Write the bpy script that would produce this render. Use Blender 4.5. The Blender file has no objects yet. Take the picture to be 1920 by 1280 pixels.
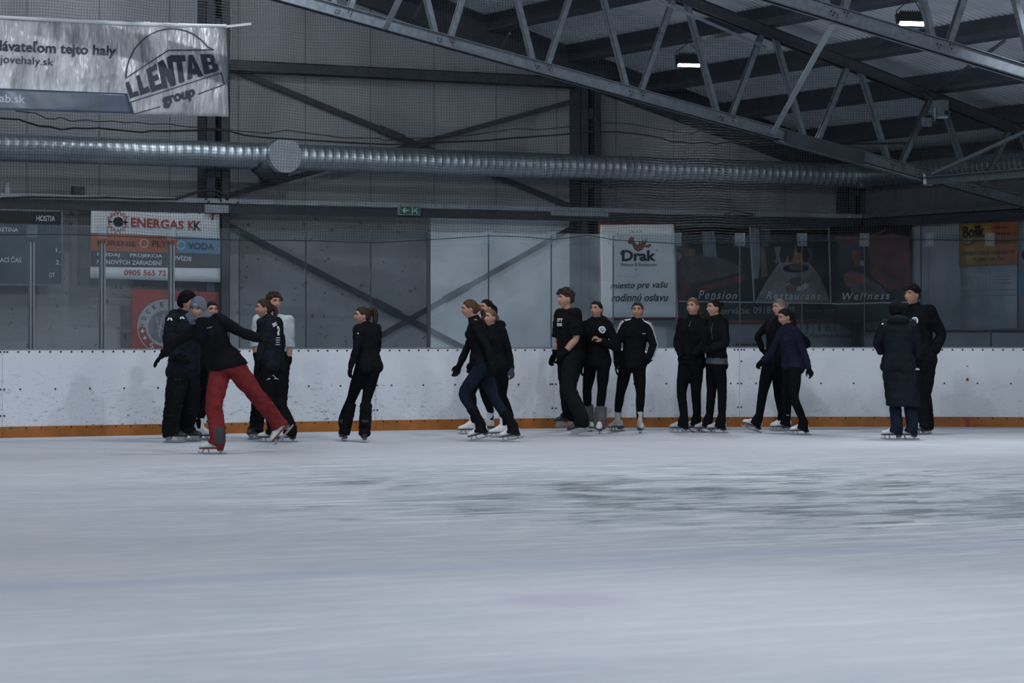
import bpy, bmesh, math, random
import numpy as np
from mathutils import Vector, Matrix
from mathutils.bvhtree import BVHTree

random.seed(7)
rng = np.random.RandomState(7)
SC = bpy.context.scene
COL = SC.collection

# ------------------------------------------------------------------ camera
FPX = 5000.0           # focal length in pixels of the 1920 x 1280 frame
YH = 618.0             # row of the horizon
CAMH = 1.302           # eye height above the ice
YAW = math.radians(28.0)
cam_data = bpy.data.cameras.new('camera')
cam_data.sensor_width = 36.0
cam_data.lens = FPX * 36.0 / 1920.0
cam_data.shift_y = -(640.0 - YH) / 1920.0
cam_data.clip_end = 300
cam_data.dof.use_dof = True
cam_data.dof.focus_distance = 33.0
cam_data.dof.aperture_fstop = 4.5
cam = bpy.data.objects.new('camera', cam_data)
cam.location = (0, 0, CAMH)
cam.rotation_euler = (math.pi / 2, 0, -YAW)
COL.objects.link(cam)
SC.camera = cam

# ------------------------------------------------------------------ world, exposure
world = bpy.data.worlds.new('world')
SC.world = world
world.use_nodes = True
world.node_tree.nodes['Background'].inputs[0].default_value = (0.50, 0.70, 1.0, 1)
world.node_tree.nodes['Background'].inputs[1].default_value = 0.05
SC.view_settings.view_transform = 'Standard'
SC.view_settings.look = 'None'
SC.view_settings.gamma = 1.0
SC.view_settings.exposure = 0.0
SC.view_settings.use_curve_mapping = False
SC.cycles.max_bounces = 8
SC.cycles.transparent_max_bounces = 16
SC.cycles.use_denoising = True
LAMP_POWER = 86.0
LAMP_COLOR = (0.90, 0.95, 1.0)

# ------------------------------------------------------------------ picture <-> place
FWD = Vector((math.sin(YAW), math.cos(YAW), 0))
RGT = Vector((math.cos(YAW), -math.sin(YAW), 0))
UPV = Vector((0, 0, 1))
CAMP = Vector((0, 0, CAMH))

def ray(u, v):
    return FWD + RGT * ((u - 960.0) / FPX) + UPV * ((YH - v) / FPX)
def at(u, v, t):
    return CAMP + ray(u, v) * t
def on_y(u, v, Y):
    d = ray(u, v); return CAMP + d * (Y / d.y)
def on_x(u, v, X):
    d = ray(u, v); return CAMP + d * (X / d.x)
def gdepth(v):
    return CAMH * FPX / (v - YH)
def on_ice(u, v):
    p = at(u, v, gdepth(v)); p.z = 0; return p
def pix(p):
    q = Vector(p) - CAMP
    t = q.dot(FWD)
    return 960 + FPX * q.dot(RGT) / t, YH - FPX * q.z / t

# ------------------------------------------------------------------ tagging and linking
def tag(o, label=None, cat=None, group=None, kind=None):
    if label: o['label'] = label
    if cat: o['category'] = cat
    if group: o['group'] = group
    if kind: o['kind'] = kind
    return o
def empty(name, loc=(0, 0, 0)):
    o = bpy.data.objects.new(name, None)
    o.location = loc
    o.empty_display_size = 0.1
    COL.objects.link(o)
    return o
def link(name, me, mats, parent=None, smooth=False):
    o = bpy.data.objects.new(name, me)
    COL.objects.link(o)
    if not isinstance(mats, (list, tuple)): mats = [mats]
    if len(me.materials) == 0:
        for m in mats: me.materials.append(m)
    if smooth:
        me.polygons.foreach_set('use_smooth', [True] * len(me.polygons))
    if parent is not None:
        o.parent = parent
        o.matrix_parent_inverse = Matrix.Translation(-parent.location) if parent.type == 'EMPTY' else Matrix()
    return o

class MB:
    """gathers shapes in place coordinates and links them as one mesh"""
    def __init__(self): self.v = []; self.f = []; self.mi = []
    def add(self, vs, fs, mi=0):
        b = len(self.v)
        self.v += [tuple(p) for p in vs]
        self.f += [tuple(i + b for i in q) for q in fs]
        self.mi += [mi] * len(fs)
        return self
    def box(self, lo, hi, mi=0, M=None):
        x0, y0, z0 = lo; x1, y1, z1 = hi
        vs = [Vector(p) for p in ((x0,y0,z0),(x1,y0,z0),(x1,y1,z0),(x0,y1,z0),(x0,y0,z1),(x1,y0,z1),(x1,y1,z1),(x0,y1,z1))]
        if M is not None: vs = [M @ p for p in vs]
        return self.add(vs, [(0,3,2,1),(4,5,6,7),(0,1,5,4),(1,2,6,5),(2,3,7,6),(3,0,4,7)], mi)
    def bar(self, a, b, w, h, up=(0, 0, 1), mi=0):
        a = Vector(a); b = Vector(b); d = (b - a).normalized(); up = Vector(up)
        s = d.cross(up)
        if s.length < 1e-5: s = d.cross(Vector((1, 0, 0)))
        s.normalize(); u = s.cross(d)
        vs = []
        for p in (a, b):
            for (i, j) in ((-1,-1),(1,-1),(1,1),(-1,1)):
                vs.append(p + s * (i * w / 2) + u * (j * h / 2))
        return self.add(vs, [(0,1,2,3),(7,6,5,4),(0,4,5,1),(1,5,6,2),(2,6,7,3),(3,7,4,0)], mi)
    def channel(self, a, b, w, h, t, side=1, up=(0, 0, 1), mi=0):
        """a C section: web on one side, two flanges"""
        a = Vector(a); b = Vector(b); d = (b - a).normalized(); up = Vector(up)
        s = d.cross(up).normalized(); u = s.cross(d)
        self.bar(a + s * (-side * (w / 2 - t / 2)), b + s * (-side * (w / 2 - t / 2)), t, h, up, mi)
        for k in (-1, 1):
            self.bar(a + u * (k * (h / 2 - t / 2)), b + u * (k * (h / 2 - t / 2)), w, t, up, mi)
        return self
    def tube(self, pts, r, n=8, mi=0, cap=True):
        pts = [Vector(p) for p in pts]
        rs = r if isinstance(r, (list, tuple)) else [r] * len(pts)
        base = len(self.v); up = None
        for i, p in enumerate(pts):
            d = (pts[min(i + 1, len(pts) - 1)] - pts[max(i - 1, 0)])
            d = d.normalized() if d.length > 1e-9 else Vector((0, 0, 1))
            if up is None:
                up = d.orthogonal().normalized()
            up = (up - d * up.dot(d))
            up = up.normalized() if up.length > 1e-6 else d.orthogonal().normalized()
            s = d.cross(up)
            for k in range(n):
                a = 2 * math.pi * k / n
                self.v.append(tuple(p + up * (math.cos(a) * rs[i]) + s * (math.sin(a) * rs[i])))
        for i in range(len(pts) - 1):
            for k in range(n):
                a = base + i * n + k; b = base + i * n + (k + 1) % n
                self.f.append((a, b, b + n, a + n)); self.mi.append(mi)
        if cap:
            self.f.append(tuple(base + k for k in reversed(range(n)))); self.mi.append(mi)
            e = base + (len(pts) - 1) * n
            self.f.append(tuple(e + k for k in range(n))); self.mi.append(mi)
        return self
    def poly(self, pts, mi=0):
        return self.add(pts, [tuple(range(len(pts)))], mi)
    def slab(self, pts, n, t, mi=0):
        """a flat polygon with a thickness t along n"""
        pts = [Vector(p) for p in pts]; n = Vector(n).normalized(); k = len(pts)
        q = [p - n * t for p in pts]
        fs = [tuple(range(k)), tuple(reversed(range(k, 2 * k)))]
        fs += [(i, i + k, (i + 1) % k + k, (i + 1) % k) for i in range(k)]
        return self.add(pts + q, fs, mi)
    def build(self, name, mats, parent=None, smooth=False):
        me = bpy.data.meshes.new(name)
        me.from_pydata(self.v, [], self.f)
        if not isinstance(mats, (list, tuple)): mats = [mats]
        for m in mats: me.materials.append(m)
        if len(mats) > 1: me.polygons.foreach_set('material_index', self.mi)
        me.update()
        bm = bmesh.new(); bm.from_mesh(me)
        bmesh.ops.recalc_face_normals(bm, faces=bm.faces)
        bm.to_mesh(me); bm.free()
        return link(name, me, mats, parent, smooth)

# ------------------------------------------------------------------ materials
def nt(name):
    m = bpy.data.materials.new(name); m.use_nodes = True
    return m, m.node_tree, m.node_tree.nodes['Principled BSDF']
def N(t, typ, **kw):
    n = t.nodes.new(typ)
    for k, v in kw.items():
        if k.startswith('i_'): n.inputs[int(k[2:])].default_value = v
        else: setattr(n, k, v)
    return n
def mat(name, col, rough=0.6, metal=0.0, var=0.0, scale=6.0, bump=0.0, bscale=60.0, spec=0.5, coat=0.0, stretch=(1, 1, 1)):
    m, t, p = nt(name)
    p.inputs['Roughness'].default_value = rough
    p.inputs['Metallic'].default_value = metal
    p.inputs['Specular IOR Level'].default_value = spec
    p.inputs['Coat Weight'].default_value = coat
    p.inputs['Coat Roughness'].default_value = 0.2
    tc = N(t, 'ShaderNodeTexCoord')
    mp = N(t, 'ShaderNodeMapping'); mp.inputs['Scale'].default_value = stretch
    t.links.new(tc.outputs['Object'], mp.inputs[0])
    c4 = (*col, 1)
    nz = N(t, 'ShaderNodeTexNoise'); nz.inputs['Scale'].default_value = scale; nz.inputs['Detail'].default_value = 5
    t.links.new(mp.outputs[0], nz.inputs['Vector'])
    r = N(t, 'ShaderNodeValToRGB')
    r.color_ramp.elements[0].position = 0.3; r.color_ramp.elements[1].position = 0.7
    r.color_ramp.elements[0].color = (*[c * (1 - var) for c in col], 1)
    r.color_ramp.elements[1].color = (*[min(1, c * (1 + var)) for c in col], 1)
    t.links.new(nz.outputs['Fac'], r.inputs[0])
    t.links.new(r.outputs[0], p.inputs['Base Color'])
    if bump > 0:
        n2 = N(t, 'ShaderNodeTexNoise'); n2.inputs['Scale'].default_value = bscale; n2.inputs['Detail'].default_value = 3
        t.links.new(mp.outputs[0], n2.inputs['Vector'])
        b = N(t, 'ShaderNodeBump'); b.inputs['Strength'].default_value = bump; b.inputs['Distance'].default_value = 0.01 if bscale > 5 else 0.12
        t.links.new(n2.outputs['Fac'], b.inputs['Height']); t.links.new(b.outputs[0], p.inputs['Normal'])
    return m
def emis(name, col, s):
    m, t, p = nt(name)
    p.inputs['Base Color'].default_value = (*col, 1)
    p.inputs['Emission Color'].default_value = (*col, 1)
    p.inputs['Emission Strength'].default_value = s
    return m

def ice_material():
    m, t, p = nt('ice')
    L = t.links.new
    geo = N(t, 'ShaderNodeNewGeometry')
    pos = geo.outputs['Position']
    def noise(scale, detail, stretch=(1, 1, 1), rot=0.0, dist=0.0):
        mp = N(t, 'ShaderNodeMapping'); mp.inputs['Scale'].default_value = stretch; mp.inputs['Rotation'].default_value = (0, 0, rot)
        L(pos, mp.inputs[0])
        n = N(t, 'ShaderNodeTexNoise'); n.inputs['Scale'].default_value = scale; n.inputs['Detail'].default_value = detail
        n.inputs['Distortion'].default_value = dist
        L(mp.outputs[0], n.inputs['Vector']); return n.outputs['Fac']
    def mrange(x, a, b, c, d):
        n = N(t, 'ShaderNodeMapRange'); n.interpolation_type = 'SMOOTHSTEP'
        n.inputs[1].default_value = a; n.inputs[2].default_value = b; n.inputs[3].default_value = c; n.inputs[4].default_value = d
        L(x, n.inputs[0]); return n.outputs[0]
    def math_(op, a, b):
        n = N(t, 'ShaderNodeMath'); n.operation = op
        for i, x in enumerate((a, b)):
            if isinstance(x, (int, float)): n.inputs[i].default_value = x
            else: L(x, n.inputs[i])
        return n.outputs[0]
    def mix(fac, a, b):
        n = N(t, 'ShaderNodeMix', data_type='RGBA')
        L(fac, n.inputs['Factor'])
        for x, s in ((a, 'A'), (b, 'B')):
            sock = [q for q in n.inputs if q.name == s and q.type == 'RGBA'][0]
            if isinstance(x, tuple): sock.default_value = (*x, 1)
            else: L(x, sock)
        return [q for q in n.outputs if q.type == 'RGBA'][0]
    def blob(c, r0, r1):
        d = N(t, 'ShaderNodeVectorMath', operation='DISTANCE'); L(pos, d.inputs[0]); d.inputs[1].default_value = c
        return mrange(d.outputs['Value'], r0, r1, 1.0, 0.0)
    # scraped, frosty surface with large soft patches
    base = mix(mrange(noise(0.35, 4), 0.35, 0.7, 0, 1), ICE_A, ICE_B)
    base = mix(mrange(noise(3.0, 6), 0.45, 0.72, 0, 0.35), base, ICE_A)
    # wet patches where the water has not frozen white yet
    wn = noise(1.1, 8, (1, 1, 1), 0.5, 0.6)
    wn2 = noise(5.0, 6, (0.30, 1.5, 1), 0.48, 0.3)
    reg = blob(tuple(on_ice(1560, 930)), 1.2, 7.0)
    reg2 = blob(tuple(on_ice(1180, 915)), 0.3, 3.2)
    reg3 = blob(tuple(on_ice(690, 903)), 0.1, 1.4)
    regs = math_('MAXIMUM', math_('MAXIMUM', reg, reg2), reg3)
    wsum = math_('ADD', math_('MULTIPLY', wn, 0.50), math_('MULTIPLY', wn2, 0.50))
    thr = math_('SUBTRACT', 0.675, math_('MULTIPLY', regs, 0.206))
    wet = mrange(math_('SUBTRACT', wsum, thr), -0.03, 0.085, 0, 1)
    base = mix(math_('MULTIPLY', wet, 0.62), base, (0.28, 0.37, 0.425))
    # scraped streaks and skate cuts, strong where the ice is worn, faint elsewhere
    worn = math_('MAXIMUM', math_('MAXIMUM', blob(tuple(on_ice(1560, 925)), 2.0, 8.0), blob(tuple(on_ice(1150, 900)), 0.8, 5.0)), blob(tuple(on_ice(650, 890)), 0.5, 4.0))
    wornf = mrange(worn, 0, 1, 0.22, 1.0)
    def layer(base, n, lo, hi, amt, col):
        return mix(math_('MULTIPLY', mrange(n, lo, hi, 0, amt), wornf), base, col)
    base = layer(base, noise(3.2, 9, (0.45, 1.25, 1), 0.42, 0.5), 0.48, 0.66, 0.45, (0.33, 0.395, 0.455))
    base = layer(base, noise(6.5, 8, (0.3, 1.4, 1), 0.55, 0.4), 0.50, 0.62, 0.72, (0.70, 0.725, 0.755))
    base = layer(base, noise(14, 8, (0.25, 1.3, 1), 0.35, 0.4), 0.53, 0.63, 0.55, (0.30, 0.375, 0.435))
    for rot, st in ((0.42, 1.0), (0.70, 0.9), (-0.45, 0.7), (1.3, .6)):
        base = layer(base, noise(8, 3, (0.05, 1.0, 1), rot, 0.5), 0.625, 0.66, 0.75 * st, (0.82, 0.85, 0.88))
    # the painted line and the face-off spot showing through the ice
    a = on_ice(0, 1102); b = on_ice(1300, 1043)
    dx, dy = b.x - a.x, b.y - a.y; ln = math.hypot(dx, dy); nx, ny = -dy / ln, dx / ln
    dot = N(t, 'ShaderNodeVectorMath', operation='DOT_PRODUCT'); L(pos, dot.inputs[0]); dot.inputs[1].default_value = (nx, ny, 0)
    off = math_('ABSOLUTE', math_('SUBTRACT', dot.outputs['Value'], nx * a.x + ny * a.y), 0)
    base = mix(mrange(off, 0.06, 0.26, 0.40, 0.0), base, (0.37, 0.43, 0.56))
    sp = on_ice(1055, 1125)
    base = mix(math_('MULTIPLY', blob(tuple(sp), 0.18, 0.42), 0.5), base, (0.43, 0.41, 0.52))
    L(base, p.inputs['Base Color'])
    rr = mrange(noise(9, 4), 0.3, 0.7, 0.62, 0.78)
    rough = N(t, 'ShaderNodeMix'); rough.data_type = 'FLOAT'
    L(wet, rough.inputs[0]); L(rr, rough.inputs[2]); rough.inputs[3].default_value = 0.17
    L(rough.outputs[0], p.inputs['Roughness'])
    sp_ = mrange(wet, 0, 1, 0.05, 0.16)
    L(sp_, p.inputs['Specular IOR Level'])
    bn = N(t, 'ShaderNodeBump'); bn.inputs['Strength'].default_value = 0.12; bn.inputs['Distance'].default_value = 0.004
    L(noise(22, 3), bn.inputs['Height']); L(bn.outputs[0], p.inputs['Normal'])
    return m
ICE_A = (0.545, 0.56, 0.605); ICE_B = (0.455, 0.475, 0.53)

def board_material():
    m, t, p = nt('board_white'); L = t.links.new
    geo = N(t, 'ShaderNodeNewGeometry')
    sx = N(t, 'ShaderNodeSeparateXYZ'); L(geo.outputs['Position'], sx.inputs[0])
    def marks(scale, stretch, lo, hi):
        mp = N(t, 'ShaderNodeMapping'); mp.inputs['Scale'].default_value = stretch
        L(geo.outputs['Position'], mp.inputs[0])
        n = N(t, 'ShaderNodeTexNoise'); n.inputs['Scale'].default_value = scale; n.inputs['Detail'].default_value = 4; n.inputs['Roughness'].default_value = 0.65
        L(mp.outputs[0], n.inputs['Vector'])
        r = N(t, 'ShaderNodeMapRange'); r.inputs[1].default_value = lo; r.inputs[2].default_value = hi
        L(n.outputs['Fac'], r.inputs[0]); return r.outputs[0]
    a = marks(11, (1, 1, 2.6), 0.585, 0.68)
    b = marks(30, (0.7, 0.7, 2.2), 0.60, 0.70)
    mx = N(t, 'ShaderNodeMath', operation='MAXIMUM'); L(a, mx.inputs[0]); L(b, mx.inputs[1])
    gz = N(t, 'ShaderNodeMapRange'); gz.inputs[1].default_value = 0.12; gz.inputs[2].default_value = 0.85; gz.inputs[3].default_value = 0.75; gz.inputs[4].default_value = 0.10
    L(sx.outputs['Z'], gz.inputs[0])
    gx = N(t, 'ShaderNodeMapRange'); gx.inputs[1].default_value = 14.0; gx.inputs[2].default_value = 20.0; gx.inputs[3].default_value = 1.0; gx.inputs[4].default_value = 0.5
    L(sx.outputs['X'], gx.inputs[0])
    mu = N(t, 'ShaderNodeMath', operation='MULTIPLY'); L(mx.outputs[0], mu.inputs[0]); L(gz.outputs[0], mu.inputs[1])
    mu2 = N(t, 'ShaderNodeMath', operation='MULTIPLY'); L(mu.outputs[0], mu2.inputs[0]); L(gx.outputs[0], mu2.inputs[1])
    mix = N(t, 'ShaderNodeMix', data_type='RGBA')
    L(mu2.outputs[0], mix.inputs['Factor'])
    ins = [q for q in mix.inputs if q.type == 'RGBA']
    ins[0].default_value = (0.70, 0.74, 0.80, 1); ins[1].default_value = (0.10, 0.12, 0.15, 1)
    L([q for q in mix.outputs if q.type == 'RGBA'][0], p.inputs['Base Color'])
    p.inputs['Roughness'].default_value = 0.45
    return m

def glass_material(name, haze, tint=(0.93, 0.96, 0.97)):
    m, t, p = nt(name); L = t.links.new
    out = t.nodes['Material Output']
    tr = N(t, 'ShaderNodeBsdfTransparent'); tr.inputs[0].default_value = (*tint, 1)
    gl = N(t, 'ShaderNodeBsdfGlossy'); gl.inputs['Roughness'].default_value = 0.06; gl.inputs[0].default_value = (0.8, 0.9, 1, 1)
    df = N(t, 'ShaderNodeBsdfDiffuse'); df.inputs[0].default_value = (0.62, 0.72, 0.80, 1)
    geo = N(t, 'ShaderNodeNewGeometry')
    nz = N(t, 'ShaderNodeTexNoise'); nz.inputs['Scale'].default_value = 2.2; nz.inputs['Detail'].default_value = 6
    L(geo.outputs['Position'], nz.inputs['Vector'])
    mr = N(t, 'ShaderNodeMapRange'); mr.inputs[1].default_value = 0.3; mr.inputs[2].default_value = 0.7; mr.inputs[3].default_value = haze * 0.6; mr.inputs[4].default_value = haze * 1.5
    L(nz.outputs['Fac'], mr.inputs[0])
    fr = N(t, 'ShaderNodeFresnel'); fr.inputs[0].default_value = 1.35
    fm = N(t, 'ShaderNodeMath', operation='MULTIPLY'); L(fr.outputs[0], fm.inputs[0]); fm.inputs[1].default_value = 0.8
    m1 = N(t, 'ShaderNodeMixShader'); L(fm.outputs[0], m1.inputs[0]); L(tr.outputs[0], m1.inputs[1]); L(gl.outputs[0], m1.inputs[2])
    m2 = N(t, 'ShaderNodeMixShader'); L(mr.outputs[0], m2.inputs[0]); L(m1.outputs[0], m2.inputs[1]); L(df.outputs[0], m2.inputs[2])
    L(m2.outputs[0], out.inputs[0])
    return m

def concrete_material(name, col, marks=0.6):
    m, t, p = nt(name); L = t.links.new
    geo = N(t, 'ShaderNodeNewGeometry')
    def noise(scale, d):
        n = N(t, 'ShaderNodeTexNoise'); n.inputs['Scale'].default_value = scale; n.inputs['Detail'].default_value = d
        L(geo.outputs['Position'], n.inputs['Vector']); return n.outputs['Fac']
    def mr(x, a, b, c, d):
        n = N(t, 'ShaderNodeMapRange'); n.inputs[1].default_value = a; n.inputs[2].default_value = b; n.inputs[3].default_value = c; n.inputs[4].default_value = d
        L(x, n.inputs[0]); return n.outputs[0]
    def mix(f, a, b):
        n = N(t, 'ShaderNodeMix', data_type='RGBA'); L(f, n.inputs['Factor'])
        ins = [q for q in n.inputs if q.type == 'RGBA']
        for x, s in zip((a, b), ins):
            if isinstance(x, tuple): s.default_value = (*x, 1)
            else: L(x, s)
        return [q for q in n.outputs if q.type == 'RGBA'][0]
    d = tuple(c * 0.72 for c in col)
    c = mix(mr(noise(0.9, 5), 0.35, 0.65, 0, 1), col, d)
    c = mix(mr(noise(12, 3), 0.655, 0.70, 0, marks), c, (0.03, 0.035, 0.04))
    c = mix(mr(noise(30, 2), 0.68, 0.73, 0, marks), c, (0.04, 0.045, 0.05))
    c = mix(mr(noise(2.6, 3), 0.6, 0.75, 0, 0.25), c, tuple(min(1, x * 1.25) for x in col))
    L(c, p.inputs['Base Color'])
    p.inputs['Roughness'].default_value = 0.8
    return m

def panel_material(name, col, axis, period, phase, rough=0.32):
    """sheet metal wall panels with fine vertical joints"""
    m, t, p = nt(name); L = t.links.new
    geo = N(t, 'ShaderNodeNewGeometry')
    sx = N(t, 'ShaderNodeSeparateXYZ'); L(geo.outputs['Position'], sx.inputs[0])
    a = N(t, 'ShaderNodeMath', operation='ADD'); L(sx.outputs[axis], a.inputs[0]); a.inputs[1].default_value = phase
    f = N(t, 'ShaderNodeMath', operation='PINGPONG'); L(a.outputs[0], f.inputs[0]); f.inputs[1].default_value = period / 2
    r = N(t, 'ShaderNodeMapRange'); r.inputs[1].default_value = 0.004; r.inputs[2].default_value = 0.012; r.inputs[3].default_value = 0.6; r.inputs[4].default_value = 0
    L(f.outputs[0], r.inputs[0])
    nz = N(t, 'ShaderNodeTexNoise'); nz.inputs['Scale'].default_value = 0.7; nz.inputs['Detail'].default_value = 4
    L(geo.outputs['Position'], nz.inputs['Vector'])
    n1 = N(t, 'ShaderNodeMix', data_type='RGBA'); L(nz.outputs['Fac'], n1.inputs['Factor'])
    i1 = [q for q in n1.inputs if q.type == 'RGBA']; i1[0].default_value = (*[c * 0.85 for c in col], 1); i1[1].default_value = (*[c * 1.12 for c in col], 1)
    n2 = N(t, 'ShaderNodeMix', data_type='RGBA'); L(r.outputs[0], n2.inputs['Factor'])
    i2 = [q for q in n2.inputs if q.type == 'RGBA']; L([q for q in n1.outputs if q.type == 'RGBA'][0], i2[0]); i2[1].default_value = (0.02, 0.022, 0.025, 1)
    L([q for q in n2.outputs if q.type == 'RGBA'][0], p.inputs['Base Color'])
    p.inputs['Roughness'].default_value = rough
    p.inputs['Specular IOR Level'].default_value = 0.4
    b = N(t, 'ShaderNodeBump'); b.inputs['Strength'].default_value = 0.15; b.inputs['Distance'].default_value = 0.02
    L(nz.outputs['Fac'], b.inputs['Height']); L(b.outputs[0], p.inputs['Normal'])
    return m

M = {}
M['ice'] = ice_material()
M['board'] = board_material()
M['kick'] = mat('kick_yellow', (0.34, 0.115, 0.017), 0.5, var=0.25, scale=4)
M['bolt'] = mat('bolt_black', (0.02, 0.02, 0.025), 0.5)
M['red_paint'] = mat('red_paint', (0.35, 0.03, 0.03), 0.5, var=0.1)
M['steel'] = mat('galvanised_steel', (0.15, 0.178, 0.21), 0.45, 0.55, var=0.22, scale=14, bump=0.05)
M['steel_dark'] = mat('dark_painted_steel', (0.045, 0.054, 0.066), 0.55, 0.3, var=0.2, scale=8)
M['purlin'] = mat('purlin_steel', (0.062, 0.075, 0.092), 0.55, 0.4, var=0.15, scale=8)
M['roof'] = mat('roof_sheet', (0.48, 0.52, 0.57), 0.5, 0.1, var=0.12, scale=2)
M['duct'] = mat('spiral_duct_metal', (0.40, 0.46, 0.51), 0.40, 0.92, var=0.14, scale=4)
M['duct_cap'] = mat('duct_cap_metal', (0.42, 0.46, 0.50), 0.5, 0.5, var=0.08)
M['concrete'] = concrete_material('concrete_wall', (0.36, 0.37, 0.39))
M['concrete_pale'] = concrete_material('pale_concrete_panel', (0.84, 0.90, 0.95), 0.05)
M['concrete_side'] = concrete_material('pale_concrete', (0.34, 0.37, 0.41), 0.1)
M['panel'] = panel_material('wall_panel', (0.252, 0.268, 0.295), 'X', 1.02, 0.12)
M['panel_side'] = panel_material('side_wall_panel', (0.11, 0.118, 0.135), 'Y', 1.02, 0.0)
M['glass'] = glass_material('acrylic_glass', 0.03)
M['glass_milky'] = glass_material('acrylic_glass_milky', 0.11)
M['glass_dull'] = glass_material('acrylic_glass_dull', 0.014, (0.82, 0.86, 0.89))
M['clamp'] = glass_material('clear_clamp', 0.10)
M['alu'] = mat('aluminium', (0.20, 0.225, 0.25), 0.55, 0.2, var=0.1)
M['gasket'] = mat('joint_strip', (0.045, 0.053, 0.062), 0.75)
M['rail'] = mat('rail_metal', (0.30, 0.34, 0.385), 0.45, 0.3, var=0.15, scale=5)
M['net'] = mat('net_thread', (0.018, 0.02, 0.024), 0.8)
M['rope'] = mat('black_rope', (0.008, 0.008, 0.01), 0.9)
M['white'] = mat('banner_white', (0.62, 0.66, 0.70), 0.5, var=0.1, scale=3)
M['black'] = mat('black_print', (0.012, 0.013, 0.016), 0.6)
M['cable'] = mat('black_cable', (0.012, 0.012, 0.014), 0.6)
# ------------------------------------------------------------------ the hall
YW = 34.8            # gable wall behind the rink end
XW = 24.62           # side wall on the right
ZRAIL = 3.08
def zroof(x): return 5.885 - 0.277 * (x - 18.07)

fl = MB(); fl.box((-14, -6, -0.2), (26, 36, 0.0))
tag(fl.build('floor', M['ice']), kind='structure')
xsplit = on_y(807, 540, YW).x
w = MB(); w.box((-6, YW, 0), (xsplit, YW + 0.25, 2.96)); w.box((xsplit, YW, 0), (XW + 0.2, YW + 0.25, 2.96), 1)
tag(w.build('wall_back', [M['concrete'], M['concrete_pale']]), kind='structure')
w = MB()
x0, x1 = -6, XW + 0.2
w.add([(x0, YW, 2.96), (x1, YW, 2.96), (x1, YW, zroof(x1) + .05), (x0, YW, zroof(x0) + .05), (x0, YW + .2, 2.96), (x1, YW + .2, 2.96), (x1, YW + .2, zroof(x1) + .05), (x0, YW + .2, zroof(x0) + .05)],
      [(0, 1, 2, 3), (7, 6, 5, 4), (0, 4, 5, 1), (1, 5, 6, 2), (2, 6, 7, 3), (3, 7, 4, 0)])
tag(w.build('wall_back_upper', M['panel']), kind='structure')
w = MB(); w.box((XW, 2, 0), (XW + 0.25, YW, 2.96))
tag(w.build('wall_right', M['concrete_side']), kind='structure')
w = MB(); w.box((XW, 2, 2.96), (XW + 0.2, YW, zroof(XW) + .05))
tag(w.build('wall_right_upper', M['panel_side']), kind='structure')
# joints and plinth line of the side wall
w = MB()
for yj in (33.0, 31.3, 29.6, 27.9):
    w.box((XW - .006, yj - .012, 0), (XW + .01, yj + .012, 2.96))
w.box((XW - .008, 20, 1.26), (XW + .01, YW, 1.30))
tag(w.build('trim_1', M['gasket']), kind='structure')

# corrugated roof sheet: ribs run down the slope
rf = MB(); per = 0.115
ys = []
y = 4.0
while y < YW + .1:
    ys += [(y, 0.0), (y + per * .32, 0.0), (y + per * .5, 0.032), (y + per * .82, 0.032)]
    y += per
xa, xb = -4.0, XW + .3
vs = []
for (yy, dz) in ys:
    vs.append((xa, yy, zroof(xa) + dz)); vs.append((xb, yy, zroof(xb) + dz))
fs = [(2 * i, 2 * i + 1, 2 * i + 3, 2 * i + 2) for i in range(len(ys) - 1)]
rf.add(vs, fs)
tag(rf.build('ceiling', M['roof']), kind='structure')

# ------------------------------------------------------------------ board line in plan
class Path:
    def __init__(self):
        P = [(3.0, 31.22)]
        P.append((13.8, 31.22))
        R = 15.2
        for i in range(1, 62):
            a = math.radians(36.5) * i / 61
            P.append((13.8 + R * math.sin(a), 31.22 - R + R * math.cos(a)))
        ex, ey = P[-1]; a0 = math.radians(36.5); r = 3.6
        cx, cy = ex - r * math.sin(a0), ey - r * math.cos(a0)
        for i in range(1, 25):
            a = a0 + (math.pi / 2 - a0) * i / 24
            P.append((cx + r * math.sin(a), cy + r * math.cos(a)))
        P.append((P[-1][0], 14.0))
        self.P = np.array(P)
        d = np.hypot(*np.diff(self.P, axis=0).T)
        self.S = np.concatenate([[0], np.cumsum(d)])
        self.L = self.S[-1]
    def at(self, s, off=0.0, z=0.0):
        x = np.interp(s, self.S, self.P[:, 0]); y = np.interp(s, self.S, self.P[:, 1])
        xa = np.interp(s - .05, self.S, self.P[:, 0]); ya = np.interp(s - .05, self.S, self.P[:, 1])
        xb = np.interp(s + .05, self.S, self.P[:, 0]); yb = np.interp(s + .05, self.S, self.P[:, 1])
        tx, ty = xb - xa, yb - ya; l = math.hypot(tx, ty) or 1
        tx /= l; ty /= l
        return Vector((x + ty * off, y - tx * off, z))      # off > 0: towards the ice
    def tan(self, s):
        a = self.at(s - .05); b = self.at(s + .05); return (b - a).normalized()
    def s_of_u(self, u):
        best = None
        for k in range(2001):
            s = 1.0 + 24.0 * k / 2000
            p = self.at(s); e = abs(pix((p.x, p.y, 1.0))[0] - u)
            if best is None or e < best[0]: best = (e, s)
        return best[1]
BP = Path()
def strip(mb, s0, s1, prof, step=0.25, mi=0):
    """sweep a closed (offset, height) profile along the board line"""
    n = max(1, int(math.ceil((s1 - s0) / step))); k = len(prof)
    b = []
    for i in range(n + 1):
        s = s0 + (s1 - s0) * i / n
        b += [BP.at(s, o, z) for (o, z) in prof]
    fs = []
    for i in range(n):
        for j in range(k):
            a = i * k + j; c = i * k + (j + 1) % k
            fs.append((a, c, c + k, a + k))
    fs.append(tuple(reversed(range(k)))); fs.append(tuple(n * k + j for j in range(k)))
    mb.add(b, fs, mi)
def rect(o0, o1, z0, z1): return [(o0, z0), (o1, z0), (o1, z1), (o0, z1)]

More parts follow.
